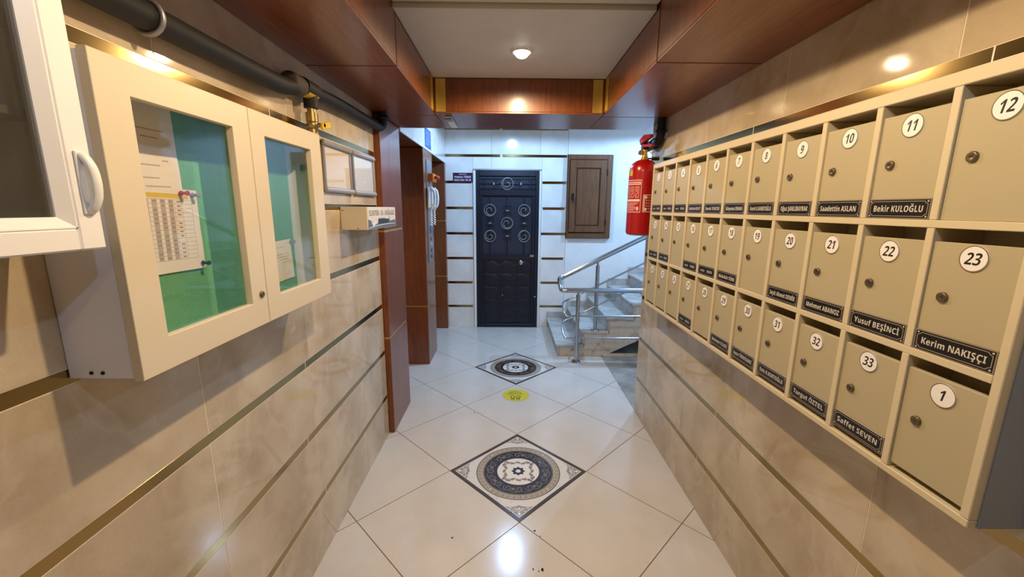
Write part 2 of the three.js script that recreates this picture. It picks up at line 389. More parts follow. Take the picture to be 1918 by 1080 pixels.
{
  const w = thing('wall_back', 'pale tiled wall with bronze strips around the black door, white plaster beside the stairs', 'wall', [0, 0, 0], null, 'structure');
  const T = 2.66, dx0 = -0.468, dx1 = 0.418, dtop = 2.098;
  part(w, 'wall_core', join([bb(-1.45, dx0, 0, T, ZB - 0.16, ZB - 0.01), bb(dx1, 2.75, 0, T, ZB - 0.16, ZB - 0.01), bb(dx0, dx1, dtop, T, ZB - 0.16, ZB - 0.01)]), M.joint);
  part(w, 'plaster_panel', bb(0.752, 2.75, 0, T, ZB - 0.0098, ZB - 0.003, 0.0005), M.plaster, [0, 0, 0], 'white painted plaster above the stairs');
  const xL = -0.86, xR = 0.748, js = [-0.23, 0.40];
  for (const [ya, yb] of courses(T)) {
    const segs = [];
    const cut = (a, b, y0, y1) => { const xs = [a, ...js.filter(j => j > a + 0.03 && j < b - 0.03), b]; for (let i = 0; i + 1 < xs.length; i++) segs.push([xs[i], xs[i + 1], y0, y1]); };
    if (ya > dtop) cut(xL, xR, ya, yb);
    else if (yb > dtop) { cut(xL, dx0, ya, yb); cut(dx1, xR, ya, yb); cut(dx0, dx1, dtop, yb); }
    else { cut(xL, dx0, ya, yb); cut(dx1, xR, ya, yb); }
    for (const [a, b, y0, y1] of segs) part(w, 'wall_tile', tileGeo('z', b - a - 0.002, y1 - y0 - 0.0008, Math.floor(rnd() * 5)), M.wallTileB, [(a + b) / 2, (y0 + y1) / 2, ZB - 0.005]);
    if (yb < T - 0.04) {
      const runs = yb > dtop ? [[xL, -0.1], [-0.1, xR]] : [[xL, dx0], [dx1, xR]];
      for (const [a, b] of runs) { const gap = rr(0.006, 0.05); part(w, 'mirror_strip', cbox(b - a - gap, SW - 0.002, 0.004, 0.0006), M.strip, [(a + b) / 2, yb + SW / 2, ZB - 0.0065]); }
    }
  }
}
single('wall_rear', 'mahogany panelled wall at the building entrance', 'wall', bb(-1.1, 1.3, 0, 2.62, ZREAR + 0.001, ZREAR + 0.15, 0.001), M.mahogany, [0, 0, 0], null, 'structure');
single('wall_stairwell', 'white plaster wall beyond the stair flight', 'wall', bb(2.7, 2.85, 0, 2.66, ZB, -3.0, 0.001), M.plaster, [0, 0, 0], null, 'structure');
single('wall_landing', 'white plaster wall on the corridor side of the landing', 'wall', bb(XR + 0.161, 2.7, 0, 2.62, -3.05, -2.95, 0.001), M.plaster, [0, 0, 0], null, 'structure');

// ------------------------------------------------------------------ ceilings and wooden soffits
const YS = 2.185, SL = -0.474, SR = 0.592;
{
  const c = thing('ceiling', 'white recessed ceiling panels between wooden soffits', 'ceiling', [0, 0, 0], null, 'structure');
  part(c, 'ceiling_panel', bb(SL, SR, 2.39, 2.46, -2.72, -1.83, 0.002), M.ceiling);
  part(c, 'ceiling_panel', bb(SL, SR, 2.41, 2.46, -1.822, ZREAR, 0.002), M.ceiling);
  part(c, 'hall_ceiling', bb(-1.3, 2.85, 2.62, 2.68, ZB - 0.1, -3.22, 0.001), M.ceiling);
  part(c, 'upper_slab', bb(-1.1, 1.3, 2.62, 2.68, -3.219, ZREAR + 0.15, 0.001), M.plaster);
}
function soffit(name, label, x0, x1, inner, joints) {
  const t = thing(name, label, 'soffit', [0, 0, 0], null, 'structure');
  part(t, 'soffit_core', bb(x0 + (inner < 0 ? 0.008 : 0.001), x1 - (inner > 0 ? 0.008 : 0.001), YS + 0.012, 2.615, -3.21, ZREAR, 0.001), M.mahogany);
  const zs = [ZREAR, ...joints, -3.218], xi = inner > 0 ? x1 : x0;
  for (let i = 0; i + 1 < zs.length; i++) {
    const za = zs[i + 1] + (i + 2 < zs.length ? 0.005 : 0), zb = zs[i] - 0.005;
    part(t, 'underside_panel', bb(x0, x1, YS, YS + 0.012, za, zb, 0.0015, rr(0, 1), rr(0, 1)), M.mahogany);
    const fz = Math.max(za, -2.715); if (zb > -2.7) part(t, 'fascia_panel', bb(inner > 0 ? xi - 0.008 : xi, inner > 0 ? xi : xi + 0.008, YS + 0.0125, i + 2 < zs.length && joints[0] === zs[i + 1] ? 2.408 : 2.388, fz, zb, 0.001, rr(0, 1), rr(0, 1)), M.mahogany);
  }
  return t;
}
{
  const L = soffit('trim_1', 'dark mahogany soffit along the notice cabinet wall', XL + 0.001, SL, 1, [-1.865, -2.79]);
  const R = soffit('trim_2', 'dark mahogany soffit along the mailbox wall', SR, XR - 0.001, -1, [-1.79, -2.79]);
  const b = thing('trim_3', 'mahogany cross beam between corridor and stair hall', 'beam', [0, 0, 0], null, 'structure');
  part(b, 'beam_core', bb(SL + 0.002, SR - 0.002, YS + 0.013, 2.615, -3.21, -2.735, 0.001), M.mahogany);
  part(b, 'beam_face', bb(SL + 0.002, SR - 0.002, YS + 0.0125, 2.388, -2.734, -2.722, 0.001), M.mahogany);
  part(b, 'beam_underside', bb(SL + 0.003, SR - 0.003, YS, YS + 0.012, -3.218, -2.722, 0.0015, 0.3, 0.2), M.mahogany);
  part(b, 'beam_far_face', bb(XL + 0.02, XR - 0.02, YS + 0.0125, 2.615, -3.232, -3.219, 0.001), M.mahogany);
  for (const s of [-1, 1]) {
    const xi = s < 0 ? SL : SR;
    part(b, 'brass_corner', bb(Math.min(xi - s * 0.075, xi - s * 0.015), Math.max(xi - s * 0.075, xi - s * 0.015), YS + 0.008, 2.386, -2.7215, -2.7195, 0.0005), M.brass, [0, 0, 0], 'brass corner strip on the beam');
    part(b, 'brass_corner', bb(Math.min(xi, xi - s * 0.0025), Math.max(xi, xi - s * 0.0025), YS + 0.010, 2.386, -2.712, -2.64, 0.0005), M.brass, [0, 0, 0], 'brass corner strip on the fascia');
  }
  // small white bracket under the beam
  const br = thing('ceiling_bracket', 'small white metal bracket fixed under the wooden cross beam', 'bracket', [-0.40, YS, -2.98]);
  part(br, 'plate', bb(-0.022, 0.022, -0.010, -0.0005, -0.17, 0.17, 0.002), M.whitePlastic);
  part(br, 'lip', bb(-0.022, 0.022, -0.022, -0.0105, 0.10, 0.17, 0.002), M.greyAlu);
}
// lamps
for (const L of LAMPS) {
  const g = thing('ceiling_downlight', L.label, 'lamp', L.p);
  const col = new THREE.Color().setRGB(...L.c);
  part(g, 'bezel', new THREE.LatheGeometry([[0.040, 0.0], [0.041, -0.006], [0.045, -0.009], [0.051, -0.007], [0.054, 0.0]].map(p => new THREE.Vector2(...p)), 40), M.whitePlastic);
  const em = S({ color: 0xffffff, emissive: col.clone().lerp(new THREE.Color(1, 1, 1), 0.55), emissiveIntensity: 7, roughness: 0.6 });
  const bulb = new THREE.LatheGeometry([[0.0, -0.034], [0.014, -0.0325], [0.026, -0.027], [0.035, -0.017], [0.040, -0.005], [0.040, 0.001]].map(p => new THREE.Vector2(...p)), 32);
  part(g, 'bulb', bulb, em, [0, 0, 0], 'glowing bulb face');
  const l = new THREE.SpotLight(col, L.i, 0, 1.53, L.c === HALL ? 0.1 : 0.3, 2); l.name = 'lamp_light'; l.position.set(0, -0.037, 0);
  l.castShadow = true; l.shadow.radius = 1.0; l.shadow.mapSize.set(1024, 1024); l.shadow.bias = -0.0005;
  l.target.position.set(0, -1, 0); l.target.name = 'lamp_aim'; g.add(l); g.add(l.target);
}

// ------------------------------------------------------------------ lift surrounds (left side of the hall)
{
  const XF = -0.82, XN = -1.16;
  function woodPost(name, label, z0, z1, top, joints) {
    const t = thing(name, label, 'pilaster', [0, 0, 0], null, 'structure');
    part(t, 'post_core', bb(XN, XF - 0.013, 0, top, z0 + 0.012, z1 - 0.012, 0.001), M.mahogany);
    const ys = [0.002, ...joints, top];
    for (let i = 0; i + 1 < ys.length; i++) {
      const ya = ys[i] + (i ? 0.006 : 0), yb = ys[i + 1] - (i + 2 < ys.length ? 0.006 : 0);
      part(t, 'post_panel', bb(XN, XF, ya, yb, z0, z1, 0.002, rr(0, 1), rr(0, 1)), M.mahogany);
      if (i + 2 < ys.length) part(t, 'brass_inlay', bb(XN + 0.01, XF - 0.004, yb + 0.0002, yb + 0.0118, z0 + 0.004, z1 - 0.004, 0.0005), M.brass);
    }
    return t;
  }
  woodPost('trim_4', 'mahogany clad pilaster beside the bill box', -3.20, -2.722, 2.18, [0.715, 1.45]);
  woodPost('trim_5', 'mahogany clad pillar carrying the lift controls', -4.50, -4.05, 2.16, [0.62]);
  woodPost('trim_6', 'mahogany jamb next to the pale tiled back wall', ZB + 0.002, -5.36, 2.16, [0.715, 1.442]);
  const h = thing('trim_7', 'pale tiled header above the lift openings', 'header', [0, 0, 0], null, 'structure');
  part(h, 'header_core', bb(XN, XF - 0.011, 2.166, 2.615, ZB + 0.001, -3.24, 0.001), M.mahogany);
  const hz = [-5.449, -4.62, -4.06, -3.64, -3.24];
  for (let i = 0; i + 1 < hz.length; i++) part(h, 'header_tile', bb(XF - 0.0105, XF, 2.166, 2.615, hz[i] + 0.003, hz[i + 1] - 0.003, 0.0012, rr(0, 1), rr(0, 1)), M.wallTileB);
  const lw = thing('wall_lift', 'wall behind the lift doors', 'wall', [0, 0, 0], null, 'structure');
  part(lw, 'wall_core', bb(-1.42, XN - 0.03, 0, 2.62, ZB, -2.72, 0.001), M.plaster);
  for (const [z0, z1, n] of [[-4.048, -3.202, 'door_2'], [-5.358, -4.502, 'door_3']]) {
    const d = thing(n, n === 'door_2' ? 'brushed steel lift door behind the first pilaster' : 'brushed steel lift door behind the lift control pillar', 'lift door', [0, 0, 0], null, 'structure');
    const zm = (z0 + z1) / 2;
    part(d, 'lift_leaf', bb(XN - 0.029, XN, 0.002, 2.16, z0 + 0.001, zm - 0.002, 0.002), M.brushed);
    part(d, 'lift_leaf', bb(XN - 0.029, XN, 0.002, 2.16, zm + 0.002, z1 - 0.001, 0.002), M.brushed);
  }
  // blue sign on the header
  const bt = canvasTex(256, 320, (g, W, H) => {
    g.fillStyle = '#2f56c8'; g.fillRect(0, 0, W, H); g.fillStyle = '#dfe8fa'; g.fillRect(0, 0, W, H * 0.3);
    g.fillStyle = '#b9cdf2'; for (const [y, n] of [[0.38, 5], [0.46, 5], [0.62, 4], [0.70, 5], [0.86, 3]]) for (let k = 0; k < n; k++) g.fillRect(30 + k * 40, H * y, 28, 10);
    g.fillStyle = '#86a6ea'; g.fillRect(0, H * 0.54, W, 8); g.fillRect(0, H * 0.78, W, 8);
  });
  const sg = thing('blue_sign', 'small blue and white printed sign on the pale header above the lift', 'sign', [XF, 2.19, -4.30]);
  part(sg, 'sign_plate', bb(0.0005, 0.004, 0, 0.26, -0.16, 0.13, 0.0006), S({ color: 0x2f56c8, roughness: 0.4 }));
  const sp = new THREE.PlaneGeometry(0.286, 0.256); sp.rotateY(Math.PI / 2);
  part(sg, 'print', sp, S({ map: bt, roughness: 0.4 }), [0.0044, 0.13, -0.015]);
  // lift control strip
  const cp = thing('lift_control_panel', 'tall brushed metal lift control strip on the mahogany pillar', 'control panel', [XF, 1.05, -4.29]);
  part(cp, 'face_plate', bb(0.0005, 0.008, 0, 1.02, -0.11, 0.11, 0.002), M.brushed);
  part(cp, 'display', bb(0.0082, 0.012, 0.30, 0.37, -0.055, 0.055, 0.001), S({ color: 0x31405c, roughness: 0.25 }));
  for (const [y, c] of [[0.24, 0x9a4a4a], [0.18, 0xb9b9bd], [0.12, 0x4a4f6a], [0.06, 0x4a4f6a]]) part(cp, 'button', new THREE.CylinderGeometry(0.017, 0.019, 0.007, 20).rotateZ(Math.PI / 2), S({ color: c, roughness: 0.4 }), [0.0116, y, 0]);
  part(cp, 'upper_plate', bb(0.0082, 0.012, 0.82, 1.01, -0.10, 0.10, 0.001), M.greyAlu);
  // orange emergency box with two red buttons
  const eb = thing('emergency_stop_box', 'orange emergency stop box with two red mushroom buttons on the lift strip', 'switch box', [XF + 0.0125, 1.895, -4.28]);
  part(eb, 'housing', bb(0, 0.055, -0.035, 0.045, -0.10, 0.09, 0.005), M.orange);
  for (const z of [0.045, -0.06]) {
    const bt2 = part(eb, 'mushroom_button', new THREE.LatheGeometry([[0, 0.040], [0.018, 0.037], [0.024, 0.028], [0.022, 0.020], [0.012, 0.018], [0.012, 0.0005], [0, 0.0005]].map(p => new THREE.Vector2(...p)), 24).rotateZ(-Math.PI / 2), M.redPlastic, [0.055, 0.008, z]);
    part(bt2, 'collar', new THREE.TorusGeometry(0.016, 0.004, 8, 20).rotateY(Math.PI / 2), M.yellow, [0.002, 0, 0]);
  }
  // two intercom handsets
  for (const [z, lab] of [[-4.185, 'white intercom handset with coiled cord nearer the pilaster, on the lift strip'], [-4.365, 'white intercom handset with coiled cord farther from the pilaster, on the lift strip']]) {
    const t = thing('intercom_handset', lab, 'intercom', [XF + 0.0085, 1.59, z]);
    part(t, 'cradle', new RoundedBoxGeometry(0.022, 0.20, 0.07, 3, 0.008).translate(0.0115, 0.11, 0), M.whitePlastic);
    part(t, 'receiver', tube([[0.026, 0.015, 0], [0.055, 0.03, 0], [0.066, 0.07, 0], [0.068, 0.11, 0], [0.066, 0.15, 0], [0.055, 0.19, 0], [0.026, 0.205, 0]], 0.013, 40, 12), M.whitePlastic);
    for (const y of [0.022, 0.198]) part(t, 'ear_piece', new THREE.CylinderGeometry(0.021, 0.024, 0.022, 20).rotateZ(Math.PI / 2), M.whitePlastic, [0.036, y, 0]);
    const pts = []; for (let k = 0; k <= 60; k++) { const s = k / 60, a = s * Math.PI * 2 * 14; const y = s < 0.5 ? 0.01 - s * 2 * 0.17 : 0.01 - (1 - s) * 2 * 0.17; const zz = s < 0.5 ? -0.012 : 0.014; pts.push([0.03 + 0.006 * Math.cos(a), y, zz + 0.006 * Math.sin(a)]); }
    part(t, 'coiled_cord', tube(pts, 0.004, 220, 6), M.whitePlastic);
  }
}

// ------------------------------------------------------------------ black steel door
{
  const d = thing('door_1', 'black steel door with silver spiral scrolls and pressed lower panel', 'door', [-0.025, 0, ZB + 0.01], null, 'structure');
  const W = 0.426, H = 2.085;
  const F = (n, x0, x1, y0, y1, z0, z1, m, c = 0.003) => part(d, n, bb(x0, x1, y0, y1, z0, z1, c), m);
  part(d, 'white_jamb', join([bb(-W - 0.014, -W + 0.018, 0.002, H - 0.007, -0.03, 0.016), bb(W - 0.012, W + 0.014, 0.002, H - 0.007, -0.03, 0.016)]), M.whitePlastic, [0, 0, 0], 'pale jamb edge');
  F('jamb_top', -W - 0.014, W + 0.014, H - 0.006, H + 0.012, -0.03, 0.016, M.greyAlu);
  F('frame_post', -W + 0.019, -W + 0.062, 0.004, H - 0.007, -0.03, 0.02, M.blackDoor);
  F('frame_post', W - 0.062, W - 0.013, 0.004, H - 0.007, -0.03, 0.02, M.blackDoor);
  F('frame_head', -W + 0.062, W - 0.062, H - 0.075, H - 0.007, -0.03, 0.02, M.blackDoor);
  F('threshold', -W + 0.062, W - 0.062, 0.004, 0.05, -0.03, 0.022, M.blackDoor);
  F('transom_rail', -W + 0.062, W - 0.062, 1.765, 1.835, -0.03, 0.024, M.blackDoor);
  F('transom_panel', -W + 0.062, W - 0.062, 1.835, H - 0.075, -0.03, -0.005, M.doorGlass);
  F('leaf_stile', -W + 0.063, -W + 0.10, 0.051, 1.764, -0.028, 0.016, M.blackDoor);
  F('leaf_stile', W - 0.10, W - 0.063, 0.051, 1.764, -0.028, 0.016, M.blackDoor);
  F('lock_rail', -W + 0.10, W - 0.10, 0.93, 1.00, -0.028, 0.018, M.blackDoor);
  F('glass_panel', -W + 0.10, W - 0.10, 1.00, 1.764, -0.028, -0.008, M.doorGlass);
  F('pressed_panel', -W + 0.10, W - 0.10, 0.051, 0.93, -0.028, 0.002, M.blackPlate);
  for (let j = 0; j < 5; j++) for (let i = 0; i < 3; i++) {      // pressed cushions of the lower panel
    const g = new THREE.SphereGeometry(1, 12, 6, 0, Math.PI * 2, 0, Math.PI / 2).rotateX(Math.PI / 2); g.scale(0.098, 0.078, 0.006);
    part(d, 'pressed_cushion', g, M.blackDoor, [-0.21 + i * 0.21, 0.145 + j * 0.172, 0.0015]);
  }
  for (const x of [-0.225, 0, 0.225]) part(d, 'upright_bar', rod([x, 1.0, 0.002], [x, 1.764, 0.002], 0.007, 8), M.blackDoor);
  part(d, 'cross_bar', rod([-W + 0.062, 1.915, 0.006], [W - 0.062, 1.915, 0.006], 0.007, 8), M.blackDoor);
  for (const y of [1.855, 1.975]) part(d, 'cross_bar', rod([-W + 0.062, y, 0.004], [W - 0.062, y, 0.004], 0.005, 8), M.blackDoor);
  const spiral = (dir) => { const p = []; for (let k = 0; k <= 48; k++) { const s = k / 48, a = dir * s * Math.PI * 4.4 + 0.6, R = s < 0.5 ? 0.074 : 0.074 * (1 - (s - 0.5) * 1.7); p.push([R * Math.cos(a), R * Math.sin(a), 0]); } return tube(p, 0.0038, 130, 7); };
  const sp = [spiral(1), spiral(-1)];
  [[0.0, 1.915, 0], [-0.225, 1.578, 1], [0.222, 1.578, 1], [-0.002, 1.412, 1], [-0.225, 1.245, 0], [0.222, 1.245, 0]].forEach(([x, y, k]) => part(d, 'spiral_scroll', sp[k], M.scroll, [x, y, 0.016], 'dull silver spiral scroll'));
  for (const [x, y, v] of [[-0.175, 1.915, 1], [0.175, 1.915, 1], [0.003, 1.575, 0], [-0.225, 1.412, 0], [0.222, 1.412, 0], [0, 1.245, 0]]) part(d, 'collar', v ? cbox(0.018, 0.034, 0.024, 0.003) : cbox(0.036, 0.018, 0.024, 0.003), M.scroll, [x, y, 0.008]);
  // small dark volutes beside the collars
  const vol = (s) => { const p = []; for (let k = 0; k <= 24; k++) { const a = k / 24 * 5.4, R = 0.030 * (1 - k / 34); p.push([s * (0.034 - R * Math.cos(a)), R * Math.sin(a), 0]); } return tube(p, 0.004, 40, 6); };
  for (const [x, y] of [[0.003, 1.575], [-0.225, 1.412], [0.222, 1.412], [0, 1.245]]) for (const s of [-1, 1]) for (const t of [-1, 1]) part(d, 'volute', vol(s), M.blackDoor, [x, y + t * 0.042, 0.004]);
  for (const x of [-0.27, -0.115, 0.115, 0.27]) for (const t of [-1, 1]) part(d, 'volute', vol(x < 0 ? -1 : 1), M.blackDoor, [x, 1.915 + t * 0.033, 0.004]);
  const kn = part(d, 'door_knob', new THREE.LatheGeometry([[0, 0.062], [0.022, 0.058], [0.030, 0.045], [0.024, 0.032], [0.012, 0.026], [0.012, 0.008], [0.03, 0.006], [0.03, 0.0]].map(p => new THREE.Vector2(...p)), 28).rotateX(Math.PI / 2), M.steel, [0.185, 0.895, 0.006], 'round steel knob');
  part(d, 'bolt_head', new THREE.SphereGeometry(0.012, 12, 8), M.steel, [0.378, 0.43, 0.022]);
  part(d, 'bolt_head', new THREE.SphereGeometry(0.009, 12, 8), M.steel, [-0.06, 0.45, 0.012]);
  part(d, 'lock_plate', cbox(0.055, 0.03, 0.006, 0.002), M.greyAlu, [0.33, 0.985, 0.022]);
  // maroon manager sign
  const st = canvasTex(512, 256, (g, W2, H2) => {
    g.fillStyle = '#3d1836'; g.fillRect(0, 0, W2, H2); g.textAlign = 'center'; g.fillStyle = '#cdb6cf'; g.font = 'bold 46px sans-serif'; g.fillText('YÖNETİCİ', W2 / 2, 58);
    g.fillStyle = '#f2eaf6'; g.font = 'bold 74px sans-serif'; g.fillText('Hakan TERZİ', W2 / 2, 138); g.font = 'bold 66px sans-serif'; g.fillText('0532 632 18 38', W2 / 2, 220);
  });
  const s2 = thing('manager_sign', 'small maroon sign with white lettering beside the black door', 'sign', [-0.60, 1.93, ZB]);
  part(s2, 'sign_plate', bb(-0.125, 0.125, 0, 0.118, 0.0005, 0.004, 0.0006), S({ color: 0x3d1836, roughness: 0.4 }));
  part(s2, 'print', new THREE.PlaneGeometry(0.248, 0.116), S({ map: st, roughness: 0.35 }), [0, 0.059, 0.0044]);
  // wooden shutter
  const w = thing('wooden_shutter', 'brown wooden panelled shutter with dark frame high on the white stair wall', 'shutter', [1.035, 1.23, ZB - 0.003]);
  const q = 0.285, hh = 1.045, dp = 0.055;
  part(w, 'frame_side', bb(-q, -q + 0.022, 0, hh, 0.0005, dp, 0.003), M.shutter);
  part(w, 'frame_side', bb(q - 0.07, q, 0, hh, 0.0005, dp, 0.003), M.shutter);
  part(w, 'frame_top', bb(-q + 0.022, q - 0.07, hh - 0.055, hh, 0.0005, dp, 0.003), M.shutter);
  part(w, 'frame_bottom', bb(-q + 0.022, q - 0.07, 0, 0.065, 0.0005, dp, 0.003), M.shutter);
  part(w, 'frame_back', bb(-q - 0.006, q + 0.006, -0.008, hh + 0.008, 0.0002, 0.02, 0.001), M.darkMetal);
  const dr = part(w, 'door_panel', join([bb(-q + 0.026, q - 0.076, 0.075, hh - 0.062, 0.021, 0.05, 0.002), bb(-q + 0.026, -q + 0.105, 0.075, hh - 0.062, 0.05, 0.072, 0.003), bb(q - 0.155, q - 0.076, 0.075, hh - 0.062, 0.05, 0.072, 0.003), bb(-q + 0.105, q - 0.155, 0.075, 0.155, 0.05, 0.072, 0.003), bb(-q + 0.105, q - 0.155, hh - 0.16, hh - 0.062, 0.05, 0.072, 0.003), bb(-q + 0.115, q - 0.165, 0.165, hh - 0.17, 0.05, 0.062, 0.01)]), M.shutter);
  const hd = part(dr, 'handle', tube([[0, 0, 0], [0, 0.0, 0.03], [0, -0.03, 0.036], [0, -0.09, 0.034]], 0.008, 24, 8), M.darkMetal, [-q + 0.066, 0.535, 0.073]);
  part(dr, 'handle_plate', cbox(0.03, 0.09, 0.004, 0.001), M.darkMetal, [-q + 0.066, 0.525, 0.0742]);
  for (const y of [0.20, 0.83]) part(w, 'hinge', rod([q - 0.072, y - 0.04, 0.07], [q - 0.072, y + 0.04, 0.07], 0.009, 10), M.darkMetal);
}

// ------------------------------------------------------------------ staircase and railing
{
  const t = thing('staircase', 'grey stone stair flight rising beside the black door', 'stairs', [0, 0, 0]);
  const X0 = 0.545, RUN = 0.272, RISE = 0.155, Z0 = ZB + 0.001, Z1 = -4.31, n = 7;
  for (let k = 0; k < n; k++) {
    const x = X0 + k * RUN, y = k === 0 ? 0.135 : 0.135 + k * RISE, xe = k === n - 1 ? 2.68 : x + RUN;
    const st = part(t, 'tread', bb(x - 0.022, xe + 0.01, y - 0.028, y, Z0, Z1 + 0.012, 0.003, rr(0, 1), rr(0, 1)), M.stone);
    part(t, 'riser', bb(x, x + 0.018, (k ? y - RISE : 0) + 0.0005, y - 0.0285, Z0, Z1 - 0.004, 0.001, rr(0, 1), rr(0, 1)), M.stone);
    part(t, 'skirting', bb(x - 0.02, xe + 0.003, y + 0.0005, y + 0.085, Z0 + 0.0003, Z0 + 0.012, 0.002, rr(0, 1), rr(0, 1)), M.stone);
    part(t, 'skirting', bb(x - 0.022, x - 0.0005, k ? y - RISE + 0.0855 : 0.0005, y + 0.085, Z0 + 0.0003, Z0 + 0.0115, 0.002, rr(0, 1), rr(0, 1)), M.stone);
  }
  // side stringer with the dark opening under the flight
  const poly = [[X0 + 0.02, 0.001]];
  poly.push([1.05, 0.001], [1.41, 0.172], [2.68, 0.86]);
  poly.push([2.68, 0.135 + (n - 1) * RISE - 0.03]);
  for (let k = n - 1; k >= 0; k--) { const y = 0.135 + k * RISE - 0.03; poly.push([X0 + k * RUN + 0.02, y]); if (k > 0) poly.push([X0 + k * RUN + 0.02, y - RISE]); }
  const sg = prism(poly, 0.03, 'z'); sg.translate(0, 0, Z1 - 0.034);
  part(t, 'side_stringer', sg, M.stain, [0, 0, 0], 'stained pale stringer with chipped corners');
  const r = thing('stair_railing', 'polished steel railing with looped bars along landing and stair flight', 'railing', [0, 0, 0]);
  const zr = -4.14, zi = -4.30;
  const slope = (1.305 - 0.865) / (1.441 - 0.566);
  const post = (x, y0, y1, z) => { const p = part(r, 'post', rod([x, y0, z], [x, y1, z], 0.021, 20), M.steel); part(p, 'foot_flange', new THREE.CylinderGeometry(0.045, 0.05, 0.014, 24), M.steel, [x, y0 + 0.007, z]); part(p, 'saddle', rod([x, y1, z], [x, y1 + 0.03, z], 0.011, 12), M.steel); };
  post(0.722, 0.001, 0.735, zr);
  post(1.665, 0.001, 0.735, zr);
  post(0.955, 0.2905, 1.01, zi - 0.045);
  post(1.77, 0.7555, 1.42, zi - 0.045);
  part(r, 'handrail', tube([[2.6, 0.778, zr], [1.8, 0.778, zr], [1.2, 0.778, zr], [0.60, 0.777, zr]], 0.026, 30, 16, 0.1), M.steel);
  part(r, 'handrail_return', tube([[0.60, 0.777, zr], [0.555, 0.779, zr - 0.01], [0.545, 0.81, zr - 0.05], [0.545, 0.845, zr - 0.12], [0.553, 0.868, zi - 0.03], [0.60, 0.893, zi - 0.045]], 0.026, 30, 16), M.steel);
  part(r, 'handrail', rod([0.60, 0.893, zi - 0.045], [2.6, 0.893 + 2.0 * slope, zi - 0.045], 0.026, 20), M.steel);
  for (const [yh, yi] of [[0.503, 0.610], [0.264, 0.385]]) {
    part(r, 'thin_bar', rod([0.66, yh, zr], [2.6, yh, zr], 0.010, 12), M.steel);
    part(r, 'thin_bar', rod([0.66, yi + 0.03, zi - 0.045], [2.6, yi + 0.03 + 1.94 * slope, zi - 0.045], 0.010, 12), M.steel);
    part(r, 'bar_return', tube([[0.66, yh, zr], [0.61, yh, zr - 0.005], [0.585, yh + 0.03, zr - 0.04], [0.585, yi - 0.02, zi + 0.01], [0.605, yi + 0.005, zi - 0.03], [0.66, yi + 0.03, zi - 0.045]], 0.010, 30, 10), M.steel);
  }
}

